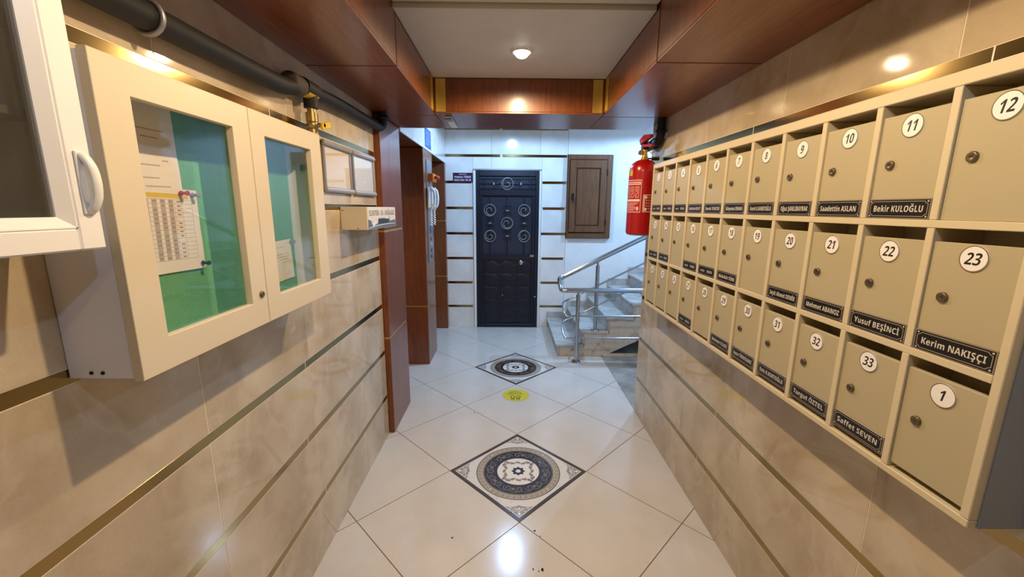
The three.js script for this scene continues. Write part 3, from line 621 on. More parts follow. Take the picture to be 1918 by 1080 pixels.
// ------------------------------------------------------------------ mailboxes
{
  const XF = 0.905, XB = XR - 0.001, zA = -2.662, zB = -0.695, yB = 0.992, yT = 1.880, fr = 0.017;
  const u = thing('mailbox_unit', 'cream wall unit of thirty-three numbered mailboxes with black nameplates', 'mailboxes', [0, 0, 0]);
  const PZ = (zB - zA - fr) / 11, PY = 0.2823, top0 = 1.852;
  part(u, 'back_board', bb(XB - 0.006, XB, yB, yT, zA, zB, 0.001), M.cream);
  part(u, 'top_board', bb(XF, XB - 0.0065, 1.8525, yT, zA, zB, 0.0015), M.cream);
  part(u, 'bottom_board', bb(XF, XB - 0.0065, yB, 1.0085, zA, zB, 0.0015), M.cream);
  part(u, 'end_board', bb(XF, XB - 0.0065, 1.009, 1.852, zA, zA + fr, 0.0015), M.cream);
  part(u, 'end_board', bb(XF, XB - 0.0065, 1.009, 1.852, zB - fr, zB, 0.0015), M.cream);
  part(u, 'end_cladding', bb(XF + 0.0185, XB, yB + 0.001, yT - 0.001, zB + 0.0003, zB + 0.004, 0.001), S({ color: 0x8e949c, roughness: 0.5 }), [0, 0, 0], 'grey white end panel');
  for (let r = 1; r < 3; r++) part(u, 'shelf_board', bb(XF, XB - 0.0065, top0 - r * PY + 0.0005, top0 - r * PY + fr, zA + fr + 0.0003, zB - fr - 0.0003, 0.0012), M.cream);
  for (let r = 0; r < 3; r++) for (let c = 1; c < 11; c++) {
    const z = zA + c * PZ; part(u, 'divider_board', bb(XF, XB - 0.0065, r === 2 ? 1.009 : top0 - (r + 1) * PY + fr + 0.0003, top0 - r * PY, z, z + fr, 0.0012), M.cream);
  }
  const nums = []; for (let k = 2; k <= 33; k++) nums.push(k); nums.push(1);
  const names = { 2: '', 3: '', 4: '', 5: 'Sadettin BULUT', 6: 'Burak TUNCER', 7: 'Süleyman ORHAN', 8: 'Hamit K.AHMETOĞLU', 9: 'Oğuz ŞANLIBAYRAK', 10: 'Saadettin ASLAN', 11: 'Bekir KULOĞLU', 13: '', 14: '', 16: '', 17: '', 18: 'Abdullah TÜRK', 20: 'Seyit Ahmet DEMİR', 21: 'Mehmet ABANOZ', 22: 'Yusuf BEŞİNCİ', 23: 'Kerim NAKIŞÇI', 27: '', 29: 'Mehmet YILDIZ', 30: 'Aysun TÜRKYILMAZ', 31: 'Enis H.KURTOĞLU', 32: 'Turgut ÖZTEL', 33: 'Saffet SEVEN' };
  const CW = 256, numTex = canvasTex(CW * 6, CW * 6, (g) => {
    g.fillStyle = '#b9aa86'; g.fillRect(0, 0, CW * 6, CW * 6);
    nums.forEach((n, i) => {
      const x = (i % 6) * CW + CW / 2, y = Math.floor(i / 6) * CW + CW / 2;
      g.fillStyle = '#6a5a48'; g.beginPath(); g.arc(x, y, 126, 0, 7); g.fill(); g.fillStyle = '#f4efe8'; g.beginPath(); g.arc(x, y, 116, 0, 7); g.fill();
      g.save(); g.translate(x, y); g.transform(1, 0, -0.16, 1, 0, 0); g.fillStyle = '#1c1916'; g.textAlign = 'center'; g.textBaseline = 'alphabetic'; g.font = 'bold 160px sans-serif'; g.scale(0.8, 1); g.fillText(String(n), 0, 58); g.restore();
    });
  });
  const PWX = 512, PHX = 156, plated = nums.filter(n => n in names);
  const plateTex = canvasTex(PWX * 3, PHX * 9, (g) => {
    g.fillStyle = '#17130f'; g.fillRect(0, 0, PWX * 3, PHX * 9);
    plated.forEach((n, i) => {
      g.save(); g.translate((i % 3) * PWX, Math.floor(i / 3) * PHX);
      g.fillStyle = '#8e8270'; g.fillRect(0, 0, PWX, PHX); g.fillStyle = '#14110e'; g.fillRect(7, 7, PWX - 14, PHX - 14);
      g.strokeStyle = '#a89a80'; g.lineWidth = 5; g.beginPath();
      g.moveTo(46, 20); g.lineTo(PWX - 46, 20); g.quadraticCurveTo(PWX - 40, 34, PWX - 20, 40); g.lineTo(PWX - 20, PHX - 40); g.quadraticCurveTo(PWX - 40, PHX - 34, PWX - 46, PHX - 20); g.lineTo(46, PHX - 20); g.quadraticCurveTo(40, PHX - 34, 20, PHX - 40); g.lineTo(20, 40); g.quadraticCurveTo(40, 34, 46, 20); g.stroke();
      g.fillStyle = '#cfc4b0'; for (const [x, y] of [[22, 20], [PWX - 22, 20], [22, PHX - 20], [PWX - 22, PHX - 20]]) { g.beginPath(); g.arc(x, y, 7, 0, 7); g.fill(); }
      g.fillStyle = '#d6cdbc';
      if (names[n]) { g.textAlign = 'center'; g.font = 'bold 68px sans-serif'; const w = g.measureText(names[n]).width, k = Math.min(1, (PWX - 96) / w); g.translate(PWX / 2, PHX / 2 + 24); g.scale(k, 1); g.fillText(names[n], 0, 0); }
      else { for (let k = 0; k < 11; k++) { if (k === 4 || k === 5) continue; g.fillStyle = '#a9a08f'; g.fillRect(72 + k * 34, PHX / 2 - (k > 5 ? 22 : 12), 24, k > 5 ? 44 : 34); } }
      g.restore();
    });
  });
  const numMat = S({ map: numTex, roughness: 0.4 }), plateMat = S({ map: plateTex, roughness: 0.35 });
  const dw = PZ - fr - 0.003, dh = PY - fr - 0.0275;
  const doorGeo = bb(0, 0.012, -dh, 0, -dw / 2, dw / 2, 0.0012);
  const lockGeo = new THREE.LatheGeometry([[0, 0.0045], [0.0045, 0.005], [0.0085, 0.006], [0.0105, 0.0045], [0.0108, 0.0]].map(p => new THREE.Vector2(...p)), 20).rotateZ(Math.PI / 2);
  const keyGeo = cbox(0.001, 0.0012, 0.006, 0.0002), discRim = new THREE.CylinderGeometry(0.026, 0.026, 0.0016, 32).rotateZ(Math.PI / 2);
  const rimMat = S({ color: 0xf0ebe2, roughness: 0.4 }), edgeMat = S({ color: 0x8e8270, roughness: 0.4, metalness: 0.3 });
  const plateBody = cbox(0.0025, 0.046, dw - 0.001, 0.0006);
  const atlasPlane = (w, h, u0, u1, v0, v1) => { const g = new THREE.PlaneGeometry(w, h).rotateY(-Math.PI / 2); const uv = g.attributes.uv; for (let i = 0; i < 4; i++) uv.setXY(i, u0 + (u1 - u0) * uv.getX(i), v0 + (v1 - v0) * uv.getY(i)); return g; };
  const discFace = (i) => { const g = new THREE.CircleGeometry(0.026, 32).rotateY(-Math.PI / 2); const uv = g.attributes.uv; const cx = i % 6, cy = Math.floor(i / 6); for (let k = 0; k < uv.count; k++) uv.setXY(k, (cx + 0.5 + (uv.getX(k) - 0.5) * 0.98) / 6, 1 - (cy + 0.5 - (uv.getY(k) - 0.5) * 0.98) / 6); return g; };
  nums.forEach((n, i) => {
    const r = Math.floor(i / 11), c = i % 11;
    const zc = zA + fr + c * PZ + (PZ - fr) / 2, yt = top0 - r * PY - 0.0275;
    const d = part(u, 'mailbox_door', doorGeo, M.creamDoor, [XF + 0.005, yt, zc], 'mailbox door numbered ' + n + (n in names ? ' with a black nameplate' : ' without a nameplate'));
    d.rotation.y = rr(-0.006, 0.006);
    const lk = part(d, 'lock', lockGeo, M.lockMetal, [-0.0002, -0.113 - rr(-0.003, 0.003), -0.039]);
    part(d, 'keyhole', keyGeo, M.lockDark, [-0.0056, lk.position.y, -0.039]);
    const dy = -0.031 - rr(-0.003, 0.003), dz = rr(-0.003, 0.004);
    part(d, 'number_badge', discRim, rimMat, [-0.0009, dy, dz]);
    part(d, 'number_print', discFace(i), numMat, [-0.0019, dy, dz]);
    if (n in names) {
      const j = plated.indexOf(n), pc = j % 3, pr = Math.floor(j / 3);
      part(d, 'nameplate', plateBody, edgeMat, [-0.0014, -dh + 0.0235, 0], 'black engraved nameplate');
      part(d, 'nameplate_print', atlasPlane(dw - 0.002, 0.045, pc / 3, (pc + 1) / 3, 1 - (pr + 1) / 9, 1 - pr / 9), plateMat, [-0.0029, -dh + 0.0235, 0]);
    }
  });
}

// ------------------------------------------------------------------ fire extinguisher
{
  const t = thing('fire_extinguisher', 'red fire extinguisher with brass neck hanging beside the mailboxes', 'fire extinguisher', [0.908, 1.428, -2.865]);
  const R = 0.094;
  part(t, 'cylinder', new THREE.LatheGeometry([[0, 0.004], [0.07, 0.0], [0.088, 0.006], [R, 0.022], [R, 0.42], [0.090, 0.452], [0.076, 0.478], [0.050, 0.497], [0.026, 0.506], [0, 0.507]].map(p => new THREE.Vector2(...p)), 56), M.red);
  part(t, 'neck', new THREE.LatheGeometry([[0.030, 0.503], [0.026, 0.515], [0.020, 0.525], [0.017, 0.55], [0.022, 0.556], [0.022, 0.572], [0, 0.573]].map(p => new THREE.Vector2(...p)), 28), M.brass);
  const v = part(t, 'valve_head', new RoundedBoxGeometry(0.04, 0.035, 0.055, 2, 0.006), M.darkMetal, [0, 0.588, 0]);
  part(t, 'lever', prism([[-0.02, 0], [0.07, 0.035], [0.075, 0.05], [0.01, 0.055], [-0.03, 0.03]], 0.024, 'z', 0.002).rotateY(-1.2), M.redPlastic, [0.0, 0.603, 0.0]);
  part(t, 'carry_handle', prism([[-0.01, 0], [0.085, -0.004], [0.085, 0.008], [-0.01, 0.015]], 0.022, 'z', 0.002).rotateY(-1.2), M.redPlastic, [0.0, 0.583, 0.012]);
  part(t, 'gauge', new THREE.CylinderGeometry(0.017, 0.017, 0.014, 24).rotateX(Math.PI / 2), M.steel, [-0.03, 0.548, 0.016]);
  part(t, 'pull_ring', new THREE.TorusGeometry(0.016, 0.0025, 8, 24).rotateY(0.5), M.steel, [0.04, 0.56, 0.02]);
  const lt = canvasTex(512, 512, (g, W) => {
    g.fillStyle = '#b1141a'; g.fillRect(0, 0, W, W); g.strokeStyle = '#e8d6d0'; g.lineWidth = 10; g.strokeRect(20, 20, W - 40, W - 40);
    g.fillStyle = '#e8d6d0'; g.fillRect(40, 44, W - 80, 44); g.fillRect(40, 300, W - 80, 34); g.fillStyle = '#b1141a'; for (let k = 0; k < 9; k++) g.fillRect(60 + k * 44, 54, 26, 24);
    g.strokeStyle = '#e8d6d0'; g.lineWidth = 8; for (const x of [110, 250, 390]) { g.strokeRect(x - 46, 120, 92, 150); g.beginPath(); g.arc(x, 165, 20, 0, 7); g.stroke(); g.beginPath(); g.moveTo(x - 25, 250); g.lineTo(x + 25, 195); g.stroke(); }
    g.fillStyle = '#e0c8c2'; for (let k = 0; k < 6; k++) g.fillRect(44, 352 + k * 22, W - 120 - (k % 3) * 50, 9); g.beginPath(); g.arc(420, 440, 32, 0, 7); g.fill();
  });
  const wrapGeo = (h, a0, a1, r) => new THREE.CylinderGeometry(r, r, h, 24, 1, true, a0, a1 - a0);
  part(t, 'instruction_label', wrapGeo(0.225, -1.75, -0.32, R + 0.0006), S({ map: lt, roughness: 0.4 }), [0, 0.262, 0]);
  const lt2 = canvasTex(256, 256, (g, W) => { g.fillStyle = '#d9b0a8'; g.fillRect(0, 0, W, W); g.fillStyle = '#a3161b'; g.fillRect(40, 14, W - 54, W - 28); g.fillStyle = '#d9b0a8'; for (let k = 0; k < 5; k++) for (let j = 0; j < 4; j++) g.fillRect(60 + j * 44, 36 + k * 40, 26, 16); g.fillStyle = '#ece0cc'; g.beginPath(); g.arc(56, 40, 22, 0, 7); g.fill(); g.beginPath(); g.arc(56, 214, 22, 0, 7); g.fill(); });
  part(t, 'service_label', wrapGeo(0.115, -0.22, 0.75, R + 0.0006), S({ map: lt2, roughness: 0.4 }), [0, 0.215, 0]);
  const lt3 = canvasTex(128, 128, (g, W) => { g.fillStyle = '#d8b818'; g.fillRect(0, 0, W, W); g.fillStyle = '#3a2c10'; for (let k = 0; k < 3; k++) g.fillRect(20, 22 + k * 34, 80 - k * 16, 14); });
  part(t, 'yellow_label', wrapGeo(0.036, -1.7, -1.1, R + 0.0006), S({ map: lt3, roughness: 0.4 }), [0, 0.415, 0]);
  part(t, 'wall_hook', join([bb(0.05, 0.0985, 0.50, 0.52, -0.012, 0.012), bb(0.022, 0.06, 0.508, 0.516, -0.010, 0.010)]), M.darkMetal);
}

// ------------------------------------------------------------------ pipes
{
  const px = -0.812;
  const t = thing('gas_pipe', 'black pipe under the soffit above the notice cabinet with brass branch valve', 'pipe', [0, 0, 0]);
  part(t, 'main_pipe', tube([[px, 2.020, 1.9], [px, 2.016, 0.4], [px, 2.017, -0.8], [px, 2.026, -1.50], [px, 2.048, -1.66]], 0.031, 40, 20), M.blackPipe);
  part(t, 'wrapped_joint', new THREE.LatheGeometry([[0, -0.001], [0.030, 0], [0.036, 0.006], [0.038, 0.03], [0.0355, 0.05], [0.039, 0.065], [0.036, 0.085], [0.026, 0.095], [0, 0.096]].map(p => new THREE.Vector2(...p)), 28).rotateX(-Math.PI / 2), M.wrap, [px, 2.058, -1.62], 'grimy grey wrapped joint');
  part(t, 'tee', join([new THREE.CylinderGeometry(0.034, 0.034, 0.10, 24).rotateX(Math.PI / 2).translate(px, 2.068, -1.77), new THREE.CylinderGeometry(0.028, 0.028, 0.07, 24).translate(px, 2.035, -1.79)]), M.blackPipe);
  part(t, 'far_pipe', tube([[px, 2.068, -1.80], [px, 2.085, -2.1], [px, 2.09, -2.5], [px + 0.002, 2.092, -2.66], [px + 0.012, 2.10, -2.708], [px + 0.022, 2.135, -2.712], [px + 0.022, 2.184, -2.708]], 0.026, 60, 18, 0.5), M.blackPipe);
  part(t, 'elbow', new THREE.TorusGeometry(0.03, 0.012, 10, 24).rotateX(Math.PI / 2), M.blackPipe, [px + 0.022, 2.15, -2.711]);
  part(t, 'branch_pipe', rod([px, 2.03, -1.79], [px, 1.955, -1.79], 0.017, 16), M.valveBrass);
  const vb = part(t, 'valve_body', join([new THREE.CylinderGeometry(0.024, 0.024, 0.035, 6).translate(0, 0.03, 0), new THREE.SphereGeometry(0.024, 16, 12), new THREE.CylinderGeometry(0.022, 0.022, 0.03, 6).translate(0, -0.032, 0), new THREE.CylinderGeometry(0.009, 0.009, 0.05, 12).rotateZ(Math.PI / 2).translate(0.025, 0, 0)]), M.valveBrass, [px, 1.935, -1.79]);
  part(vb, 'valve_lever', new RoundedBoxGeometry(0.010, 0.026, 0.085, 2, 0.004).rotateX(0.25), M.yellow, [0.045, 0.002, -0.022], 'yellow lever');
  part(t, 'drop_pipe', tube([[px, 1.905, -1.79], [px, 1.87, -1.79], [px - 0.004, 1.845, -1.788], [px - 0.02, 1.832, -1.785], [px - 0.036, 1.83, -1.785]], 0.016, 24, 12), M.valveBrass);
  for (const z of [-1.02, 0.3]) { part(t, 'clamp', new THREE.TorusGeometry(0.035, 0.006, 8, 28), M.greyAlu, [px, 2.018, z]); part(t, 'clamp_stem', rod([px - 0.03, 2.018, z], [XL + 0.0005, 2.018, z], 0.006, 8), M.greyAlu); }
  part(t, 'warning_tape', new THREE.CylinderGeometry(0.0352, 0.0352, 0.085, 20, 1, true, -0.6, 1.5).rotateX(Math.PI / 2), M.yellow, [px, 2.068, -1.77], 'yellow warning tape');
  const d = thing('drain_pipe', 'black pipe elbow coming out of the soffit above the fire extinguisher', 'pipe', [0, 0, 0]);
  const qx = 0.985;
  part(d, 'elbow_pipe', tube([[qx, 2.184, -2.80], [qx, 2.12, -2.80], [qx, 2.08, -2.805], [qx, 2.055, -2.835], [qx, 2.045, -2.88], [qx, 2.040, -3.04]], 0.027, 50, 18), M.blackPipe);
  part(d, 'collar', new THREE.TorusGeometry(0.029, 0.007, 10, 28).rotateX(Math.PI / 2), M.blackPipe, [qx, 2.105, -2.80]);
  part(d, 'end_collar', new THREE.LatheGeometry([[0, 0], [0.032, 0], [0.034, 0.01], [0.034, 0.035], [0.030, 0.04], [0, 0.041]].map(p => new THREE.Vector2(...p)), 28).rotateX(-Math.PI / 2), M.blackPipe, [qx, 2.041, -3.01]);
  part(d, 'pipe_clamp', join([new THREE.TorusGeometry(0.031, 0.005, 8, 24).translate(0, 0, 0), rod([0.03, 0, 0], [0.046, 0, 0], 0.006, 8)]), M.wrap, [qx, 2.042, -2.91]);
}

// ------------------------------------------------------------------ notice cabinet
{
  const zN = -0.757, zF = -1.603, yb = 1.272, yt = 1.864, xb = XL + 0.001, xf = -0.7275;
  const t = thing('notice_cabinet', 'cream two-door notice cabinet with glazed doors and green felt back', 'cabinet', [0, 0, 0]);
  part(t, 'side_panel', bb(xb, xf, yb, yt, zN - 0.017, zN, 0.0012), M.carcassWhite, [0, 0, 0], 'white side panel');
  part(t, 'side_panel', bb(xb, xf, yb, yt, zF, zF + 0.017, 0.0012), M.carcassWhite, [0, 0, 0], 'white side panel');
  part(t, 'top_panel', bb(xb, xf, yt - 0.017, yt, zF + 0.0172, zN - 0.0172, 0.0012), M.carcassWhite);
  part(t, 'bottom_panel', bb(xb, xf, yb, yb + 0.017, zF + 0.0172, zN - 0.0172, 0.0012), M.carcassWhite);
  part(t, 'felt_back', bb(xb, -0.828, yb + 0.0175, yt - 0.0175, zF + 0.0175, zN - 0.0175, 0.0005), M.felt, [0, 0, 0], 'green felt pin board');
  for (const dx of [0.0, 0.022]) part(t, 'screw', new THREE.CylinderGeometry(0.0035, 0.0035, 0.002, 14).rotateX(Math.PI / 2), M.lockDark, [-0.812 + dx, yb + 0.012, zN + 0.001]);
  const xd0 = -0.7265, xd1 = -0.708;
  const leaf = (z0, z1, g0, g1, hinge) => {
    const y0 = yb - 0.003, y1 = yt + 0.003, a = 1.339, b = 1.804;
    const s = new THREE.Shape([[z1, y0], [z0, y0], [z0, y1], [z1, y1]].map(p => new THREE.Vector2(...p)));
    s.holes.push(new THREE.Path([[g1, a], [g0, a], [g0, b], [g1, b]].map(p => new THREE.Vector2(...p))));
    const g = new THREE.ExtrudeGeometry(s, { depth: xd1 - xd0 - 0.002, bevelEnabled: true, bevelThickness: 0.001, bevelSize: 0.001, bevelOffset: -0.001, bevelSegments: 1 }).rotateY(-Math.PI / 2).translate(xd1 - 0.001, 0, 0);
    const d = part(t, 'door', uvMetres(g), M.creamBoard);
    part(d, 'glass_pane', bb(-0.7245, -0.7205, a - 0.0, b + 0.0, g1, g0, 0.0002), M.glass, [0, 0, 0], 'clear glass pane');
    for (const y of [1.40, 1.745]) part(d, 'hinge', join([bb(-0.775, -0.727, y - 0.012, y + 0.012, hinge - 0.012 * Math.sign(hinge + 1.18) - 0.008, hinge - 0.012 * Math.sign(hinge + 1.18) + 0.008, 0.002)]), M.steel);
    return d;
  };
  const d1 = leaf(-0.752, -1.1785, -0.823, -1.110, -0.767);
  const d2 = leaf(-1.1815, -1.607, -1.249, -1.528, -1.593);
  const lk = part(d1, 'lock', new THREE.LatheGeometry([[0, 0.004], [0.005, 0.005], [0.008, 0.005], [0.0095, 0.003], [0.0095, 0]].map(p => new THREE.Vector2(...p)), 24).rotateZ(-Math.PI / 2), M.lockMetal, [xd1, 1.358, -1.152]);
  // papers
  const sheet = (name, label, w, h, pos, tilt, draw, px = 420) => {
    const o = single(name, label, 'paper', (() => {
      const g = new THREE.PlaneGeometry(w, h, 8, 8); const p = g.attributes.position;
      for (let i = 0; i < p.count; i++) p.setZ(i, 0.0022 * Math.pow(Math.abs(p.getX(i) / w * 2), 3) * (p.getY(i) < 0 ? 1.2 : 0.6));
      g.rotateY(Math.PI / 2); g.computeVertexNormals(); return g;
    })(), S({ map: canvasTex(px, Math.round(px * h / w), draw), roughness: 0.9, side: THREE.DoubleSide }), pos);
    o.rotation.x = tilt; return o;
  };
  const lines = (g, rows, W, H, col = '#9a948b') => { g.fillStyle = col; for (const [x, y, w] of rows) for (let k = 0; k < w; k += 0.028) if (Math.sin(k * 900 + y * 77) > -0.75) g.fillRect((x + k) * W, y * H, 0.02 * W, 0.008 * H + 2); };
  sheet('notice_sheet', 'tall white typed notice pinned on green felt, upper part of the cabinet', 0.21, 0.24, [-0.8255, 1.722, -0.958], 0.01, (g, W, H) => { g.fillStyle = '#e9e4dc'; g.fillRect(0, 0, W, H); lines(g, [[0.12, 0.2, 0.3], [0.5, 0.27, 0.35], [0.55, 0.34, 0.2], [0.45, 0.55, 0.4], [0.5, 0.6, 0.25], [0.1, 0.72, 0.6], [0.35, 0.8, 0.5], [0.1, 0.9, 0.75]], W, H); });
  sheet('table_sheet', 'white sheet with a printed grid and yellow heading, pinned over the typed notice', 0.286, 0.202, [-0.8225, 1.546, -0.962], -0.02, (g, W, H) => {
    g.fillStyle = '#e6e1da'; g.fillRect(0, 0, W, H); g.fillStyle = '#d8bd55'; g.fillRect(0, H * 0.06, W * 0.9, H * 0.055);
    g.fillStyle = '#b9b1ae'; for (let k = 0; k < 9; k++) g.fillRect(W * (0.02 + k * 0.082), H * 0.13, W * 0.05, H * 0.72);
    g.strokeStyle = '#a59e9a'; g.lineWidth = 2; for (let k = 0; k <= 14; k++) { g.beginPath(); g.moveTo(W * 0.02, H * (0.13 + k * 0.0515)); g.lineTo(W * 0.93, H * (0.13 + k * 0.0515)); g.stroke(); }
    for (const x of [0.02, 0.74, 0.82, 0.93]) { g.beginPath(); g.moveTo(W * x, H * 0.13); g.lineTo(W * x, H * 0.85); g.stroke(); }
    g.fillStyle = '#9a928d'; for (let k = 0; k < 14; k++) for (let j = 0; j < 10; j++) if ((k * 7 + j * 3) % 5) g.fillRect(W * (0.025 + j * 0.082), H * (0.145 + k * 0.0515), W * 0.04, H * 0.018);
  }, 640);
  sheet('small_notice', 'small white typed note pinned low behind the farther glass door', 0.135, 0.145, [-0.8245, 1.412, -1.487], 0.03, (g, W, H) => { g.fillStyle = '#e8e6de'; g.fillRect(0, 0, W, H); lines(g, [[0.3, 0.16, 0.4], [0.1, 0.34, 0.75], [0.1, 0.41, 0.78], [0.1, 0.48, 0.72], [0.1, 0.55, 0.78], [0.1, 0.62, 0.5], [0.55, 0.8, 0.25], [0.6, 0.86, 0.2]], W, H); });
  const pin = (label, m, pos) => { const p = thing('push_pin', label, 'pin', pos); part(p, 'pin_head', new THREE.LatheGeometry([[0, 0.020], [0.006, 0.0195], [0.006, 0.016], [0.0035, 0.014], [0.0035, 0.007], [0.006, 0.004], [0.006, 0.0022], [0, 0.002]].map(q => new THREE.Vector2(...q)), 16).rotateZ(-Math.PI / 2), m); part(p, 'needle', rod([-0.004, 0, 0], [0.002, 0, 0], 0.0006, 6), M.steel); };
  pin('red push pin at the top of the grid sheet', M.redPlastic, [-0.820, 1.636, -1.052]);
  pin('dark blue push pin at the lower corner of the grid sheet', S({ color: 0x27304a, roughness: 0.4 }), [-0.820, 1.456, -1.093]);
  pin('grey push pin at the upper corner of the grid sheet', M.greyPlastic, [-0.820, 1.632, -1.088]);
  pin('pale push pin at the top of the small typed note', M.greyPlastic, [-0.822, 1.476, -1.545]);
}

// ------------------------------------------------------------------ white meter cabinet with reeded glass
{
  const z0 = -0.712, z1 = -0.02, y0 = 1.532, y1 = 1.972, xf = -0.693;
  const t = thing('meter_cabinet', 'white framed wall cabinet with frosted glass door and curved handle', 'cabinet', [0, 0, 0]);
  part(t, 'carcass', join([bb(XL + 0.001, -0.722, y0, y1, z0 + 0.002, z0 + 0.014), bb(XL + 0.001, -0.722, y0, y1, z1 - 0.014, z1 - 0.002), bb(XL + 0.001, -0.722, y0, y0 + 0.012, z0 + 0.014, z1 - 0.014), bb(XL + 0.001, -0.722, y1 - 0.012, y1, z0 + 0.014, z1 - 0.014)]), M.pvc);
  part(t, 'back_panel', bb(XL + 0.0012, XL + 0.008, y0 + 0.013, y1 - 0.013, z0 + 0.015, z1 - 0.015, 0.001), M.inside);
  part(t, 'shelf', bb(XL + 0.009, -0.735, 1.735, 1.747, z0 + 0.015, z1 - 0.015, 0.001), M.greyPlastic);
  part(t, 'shelf', bb(XL + 0.009, -0.735, 1.87, 1.882, z0 + 0.015, z1 - 0.015, 0.001), M.greyPlastic);
  const d = part(t, 'door_frame', join([
    bb(-0.721, xf, y0, y1, z0, z0 + 0.042, 0.003), bb(-0.721, xf, y0, y1, z1 - 0.042, z1, 0.003),
    bb(-0.721, xf, y0, y0 + 0.036, z0 + 0.042, z1 - 0.042, 0.003), bb(-0.721, xf, y1 - 0.036, y1, z0 + 0.042, z1 - 0.042, 0.003)]), M.pvc, [0, 0, 0], 'white plastic door frame');
  // sloping glazing bead
  const bead = (poly, len) => prism(poly, len, 'z');
  const tri = [[-0.719, 0], [-0.694, 0], [-0.694, 0.002], [-0.706, 0.018], [-0.719, 0.018]];
  const beads = [];
  const inZ0 = z0 + 0.042, inZ1 = z1 - 0.042, inY0 = y0 + 0.036, inY1 = y1 - 0.036;
  beads.push(bead(tri.map(([x, b]) => [x, inY0 + b]), inZ1 - inZ0).translate(0, 0, inZ0));
  beads.push(bead(tri.map(([x, b]) => [x, inY1 - b]).reverse(), inZ1 - inZ0).translate(0, 0, inZ0));
  const vb = (z, s) => { const g = prism(tri.map(([x, b]) => [x, s * b]), inY1 - inY0, 'z'); g.rotateX(-Math.PI / 2); return g.translate(0, inY0, z); };
  const vA = vb(inZ0, -1), vB = vb(inZ1, 1);
  beads.push(vA, vB);
  part(d, 'glazing_bead', join(beads), M.pvc);
  part(d, 'reeded_glass', bb(-0.714, -0.709, inY0 + 0.001, inY1 - 0.001, inZ0 + 0.001, inZ1 - 0.001, 0.0002), M.reeded, [0, 0, 0], 'frosted glass pane');
  const h = part(d, 'handle', tube([[0.0, -0.044, 0], [0.007, -0.041, 0.0], [0.015, -0.024, -0.001], [0.018, 0, -0.001], [0.015, 0.024, -0.001], [0.007, 0.041, 0], [0.0, 0.044, 0]], 0.0058, 40, 12).scale(1, 1, 1.4), M.whitePlastic, [xf, 1.640, z0 + 0.019], 'white curved handle');
  part(d, 'handle_base', new RoundedBoxGeometry(0.004, 0.100, 0.018, 2, 0.0018), M.whitePlastic, [xf + 0.002, 1.640, z0 + 0.021]);
}

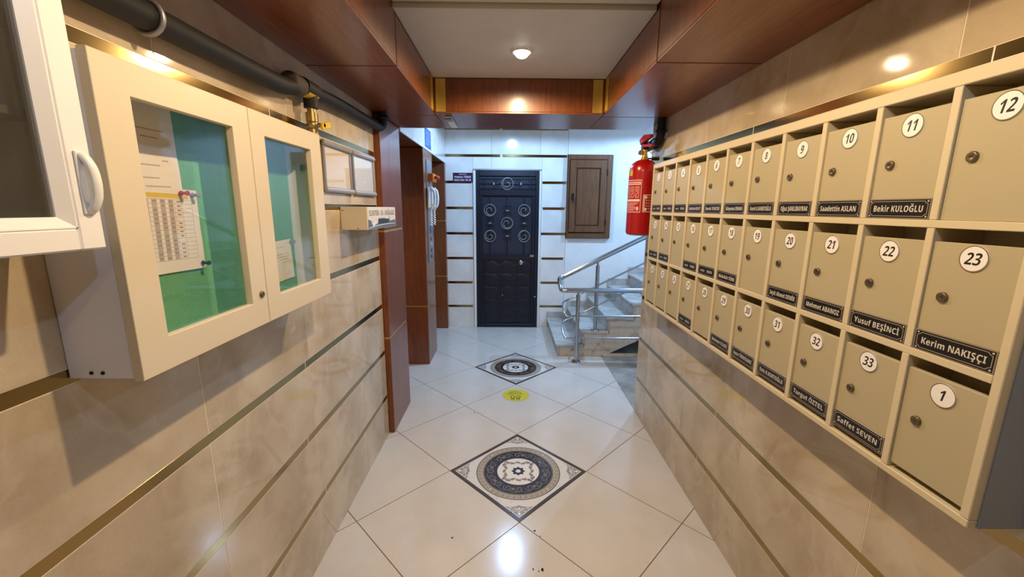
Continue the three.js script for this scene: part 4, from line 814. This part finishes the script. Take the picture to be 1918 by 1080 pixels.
// ------------------------------------------------------------------ snap frames and bill box
{
  const snap = (label, z0, z1, m) => {
    const t = thing('snap_frame', label, 'frame', [XL, 1.672, (z0 + z1) / 2], 'poster frames beside the notice cabinet');
    const w = Math.abs(z1 - z0) / 2, h = 0.235;
    part(t, 'sheet', bb(0.0005, 0.005, 0.01, h - 0.01, -w + 0.012, w - 0.012, 0.0005), m);
    part(t, 'cover', bb(0.0052, 0.0065, 0.016, h - 0.016, -w + 0.016, w - 0.016, 0.0003), M.glass, [0, 0, 0], 'clear cover');
    for (const y of [0.012, h - 0.012]) { const r = part(t, 'rounded_rail', rod([0.011, y, -w], [0.011, y, w], 0.0135, 16).scale(0.8, 1, 1).translate(0.002, 0, 0), M.greyPlastic); for (const z of [-w, w]) part(r, 'end_cap', new THREE.SphereGeometry(0.014, 14, 10).scale(0.78, 1, 0.5), M.greyPlastic, [0.0111, y, z]); }
    for (const z of [-w + 0.007, w - 0.007]) part(t, 'side_rail', bb(0.0005, 0.012, 0.02, h - 0.02, z - 0.007, z + 0.007, 0.002), M.greyAlu);
  };
  snap('empty grey railed frame with beige sheet, beside the notice cabinet', -2.285, -1.955, S({ color: 0xcdbb9c, roughness: 0.6 }));
  snap('empty grey railed frame with pale sheet, beside the mahogany pilaster', -2.66, -2.315, S({ color: 0xd2d2d0, roughness: 0.5 }));
  const lt = canvasTex(768, 200, (g, W, H) => {
    g.fillStyle = '#d9d1c4'; g.fillRect(0, 0, W, H);
    g.fillStyle = '#4a382f'; g.textAlign = 'center'; g.font = 'bold 62px sans-serif'; g.save(); g.translate(W / 2, 76); const s = 'ELEKTRİK - SU - DOĞALGAZ'; const k = (W - 60) / g.measureText(s).width; g.scale(k, 1.1); g.fillText(s, 0, 0); g.restore();
    g.fillStyle = '#5d6672'; g.beginPath(); g.moveTo(0, 110); g.quadraticCurveTo(90, 120, 150, 170); g.lineTo(240, 150); g.lineTo(250, 105); g.lineTo(420, 104); g.lineTo(560, 130); g.lineTo(575, 70); g.lineTo(590, 140); g.lineTo(768, 128); g.lineTo(768, 200); g.lineTo(0, 200); g.fill();
    g.fillStyle = '#e6e0d6'; g.beginPath(); g.moveTo(70, 130); g.lineTo(120, 150); g.lineTo(190, 128); g.lineTo(130, 190); g.fill();
    g.fillStyle = '#2d3138'; g.beginPath(); g.moveTo(250, 160); g.lineTo(262, 112); g.lineTo(560, 116); g.lineTo(540, 158); g.fill();
    g.strokeStyle = '#c9d2de'; g.lineWidth = 8; g.beginPath(); g.moveTo(20, 190); g.quadraticCurveTo(360, 160, 740, 172); g.stroke();
  });
  const b = thing('bill_box', 'cream box with printed utility bill label, fixed beside the mahogany pilaster', 'box', [XL + 0.001, 1.49, -2.38]);
  const W = 0.135, z0 = -0.262, z1 = 0.262, H = 0.116;
  part(b, 'end_panel', bb(0, W, 0, H, z1 - 0.012, z1, 0.0015), M.creamBoard);
  part(b, 'end_panel', bb(0, W, 0, H, z0, z0 + 0.012, 0.0015), M.creamBoard);
  part(b, 'base_panel', bb(0, W - 0.0005, 0, 0.012, z0 + 0.0122, z1 - 0.0122, 0.001), M.creamBoard);
  part(b, 'front_panel', bb(W - 0.012, W, 0.0122, H, z0 + 0.0122, z1 - 0.0122, 0.001), M.carcassWhite);
  part(b, 'back_panel', bb(0, 0.008, 0.0122, H, z0 + 0.0122, z1 - 0.0122, 0.001), M.creamBoard);
  const pl = new THREE.PlaneGeometry(z1 - z0 - 0.02, H - 0.006).rotateY(Math.PI / 2);
  part(b, 'label_print', pl, S({ map: lt, roughness: 0.4 }), [W + 0.0006, H / 2, 0], 'printed label with lettering and skyline');
  for (const [x, y] of [[0.012, H - 0.018], [0.085, 0.007]]) part(b, 'screw', new THREE.CylinderGeometry(0.003, 0.003, 0.0015, 10).rotateX(Math.PI / 2), M.lockDark, [x, y, z1 + 0.0008]);
}

// ------------------------------------------------------------------ sticker and crumbs on the floor
{
  const st = canvasTex(512, 512, (g, W) => {
    g.fillStyle = '#cfc22a'; g.fillRect(0, 0, W, W); g.fillStyle = '#4a4410'; g.textAlign = 'center';
    g.font = 'bold 50px sans-serif'; g.fillText('SOSYAL', 236, 120); g.font = 'bold 54px sans-serif'; g.fillText('MESAFEYİ', 236, 180); g.fillText('KORUYALIM', 236, 240);
    g.strokeStyle = '#4a4410'; g.lineWidth = 17; for (const [x, k] of [[190, -1], [300, 1]]) { g.beginPath(); g.ellipse(x, 340, 36, 50, k * 0.12, 0, 7); g.stroke(); g.beginPath(); g.ellipse(x + k * -6, 425, 25, 30, 0, 0, 7); g.stroke(); }
  });
  const c = thing('floor_sticker', 'round yellow floor sticker with black lettering and footprints', 'sticker', [0.069, 0, -3.338]);
  part(c, 'sticker_body', new THREE.CylinderGeometry(0.116, 0.1165, 0.0008, 48), S({ color: 0xcfc22a, roughness: 0.5 }), [0, 0.0006, 0]);
  part(c, 'print', new THREE.CircleGeometry(0.1155, 48).rotateX(-Math.PI / 2), S({ map: st, roughness: 0.45 }), [0, 0.0013, 0]);
  for (const [x, z, s, label] of [
    [-0.273, -1.755, 0.006, 'lone dark crumb on the white tile left of the nearer medallion tip'],
    [0.139, -1.80, 0.0065, 'dark crumb just off the tip of the nearer medallion'],
    [0.165, -1.765, 0.004, 'smaller dark crumb beside the one off the nearer medallion tip'],
    [0.16, -1.572, 0.009, 'largest dark crumb in the cluster on the white tile near the mailboxes'],
    [0.118, -1.575, 0.005, 'middle sized crumb beside the largest crumb of the cluster'],
    [0.143, -1.565, 0.004, 'tiniest crumb touching the largest crumb of the cluster'],
    [-0.27, -3.02, 0.006, 'dark crumb on a tile joint between sticker and pilaster'],
    [0.02, -1.93, 0.004, 'tiny dark crumb lying on the lower corner of the nearer medallion']]) {
    const g = new THREE.DodecahedronGeometry(s, 0); g.scale(1, 0.3, 0.7);
    const o = single('crumb', label, 'crumb', g, M.crumb, [x, s * 0.26, z], 'crumbs on the floor'); o.rotation.y = rr(0, 3);
  }
}
renderer.render(scene, camera);
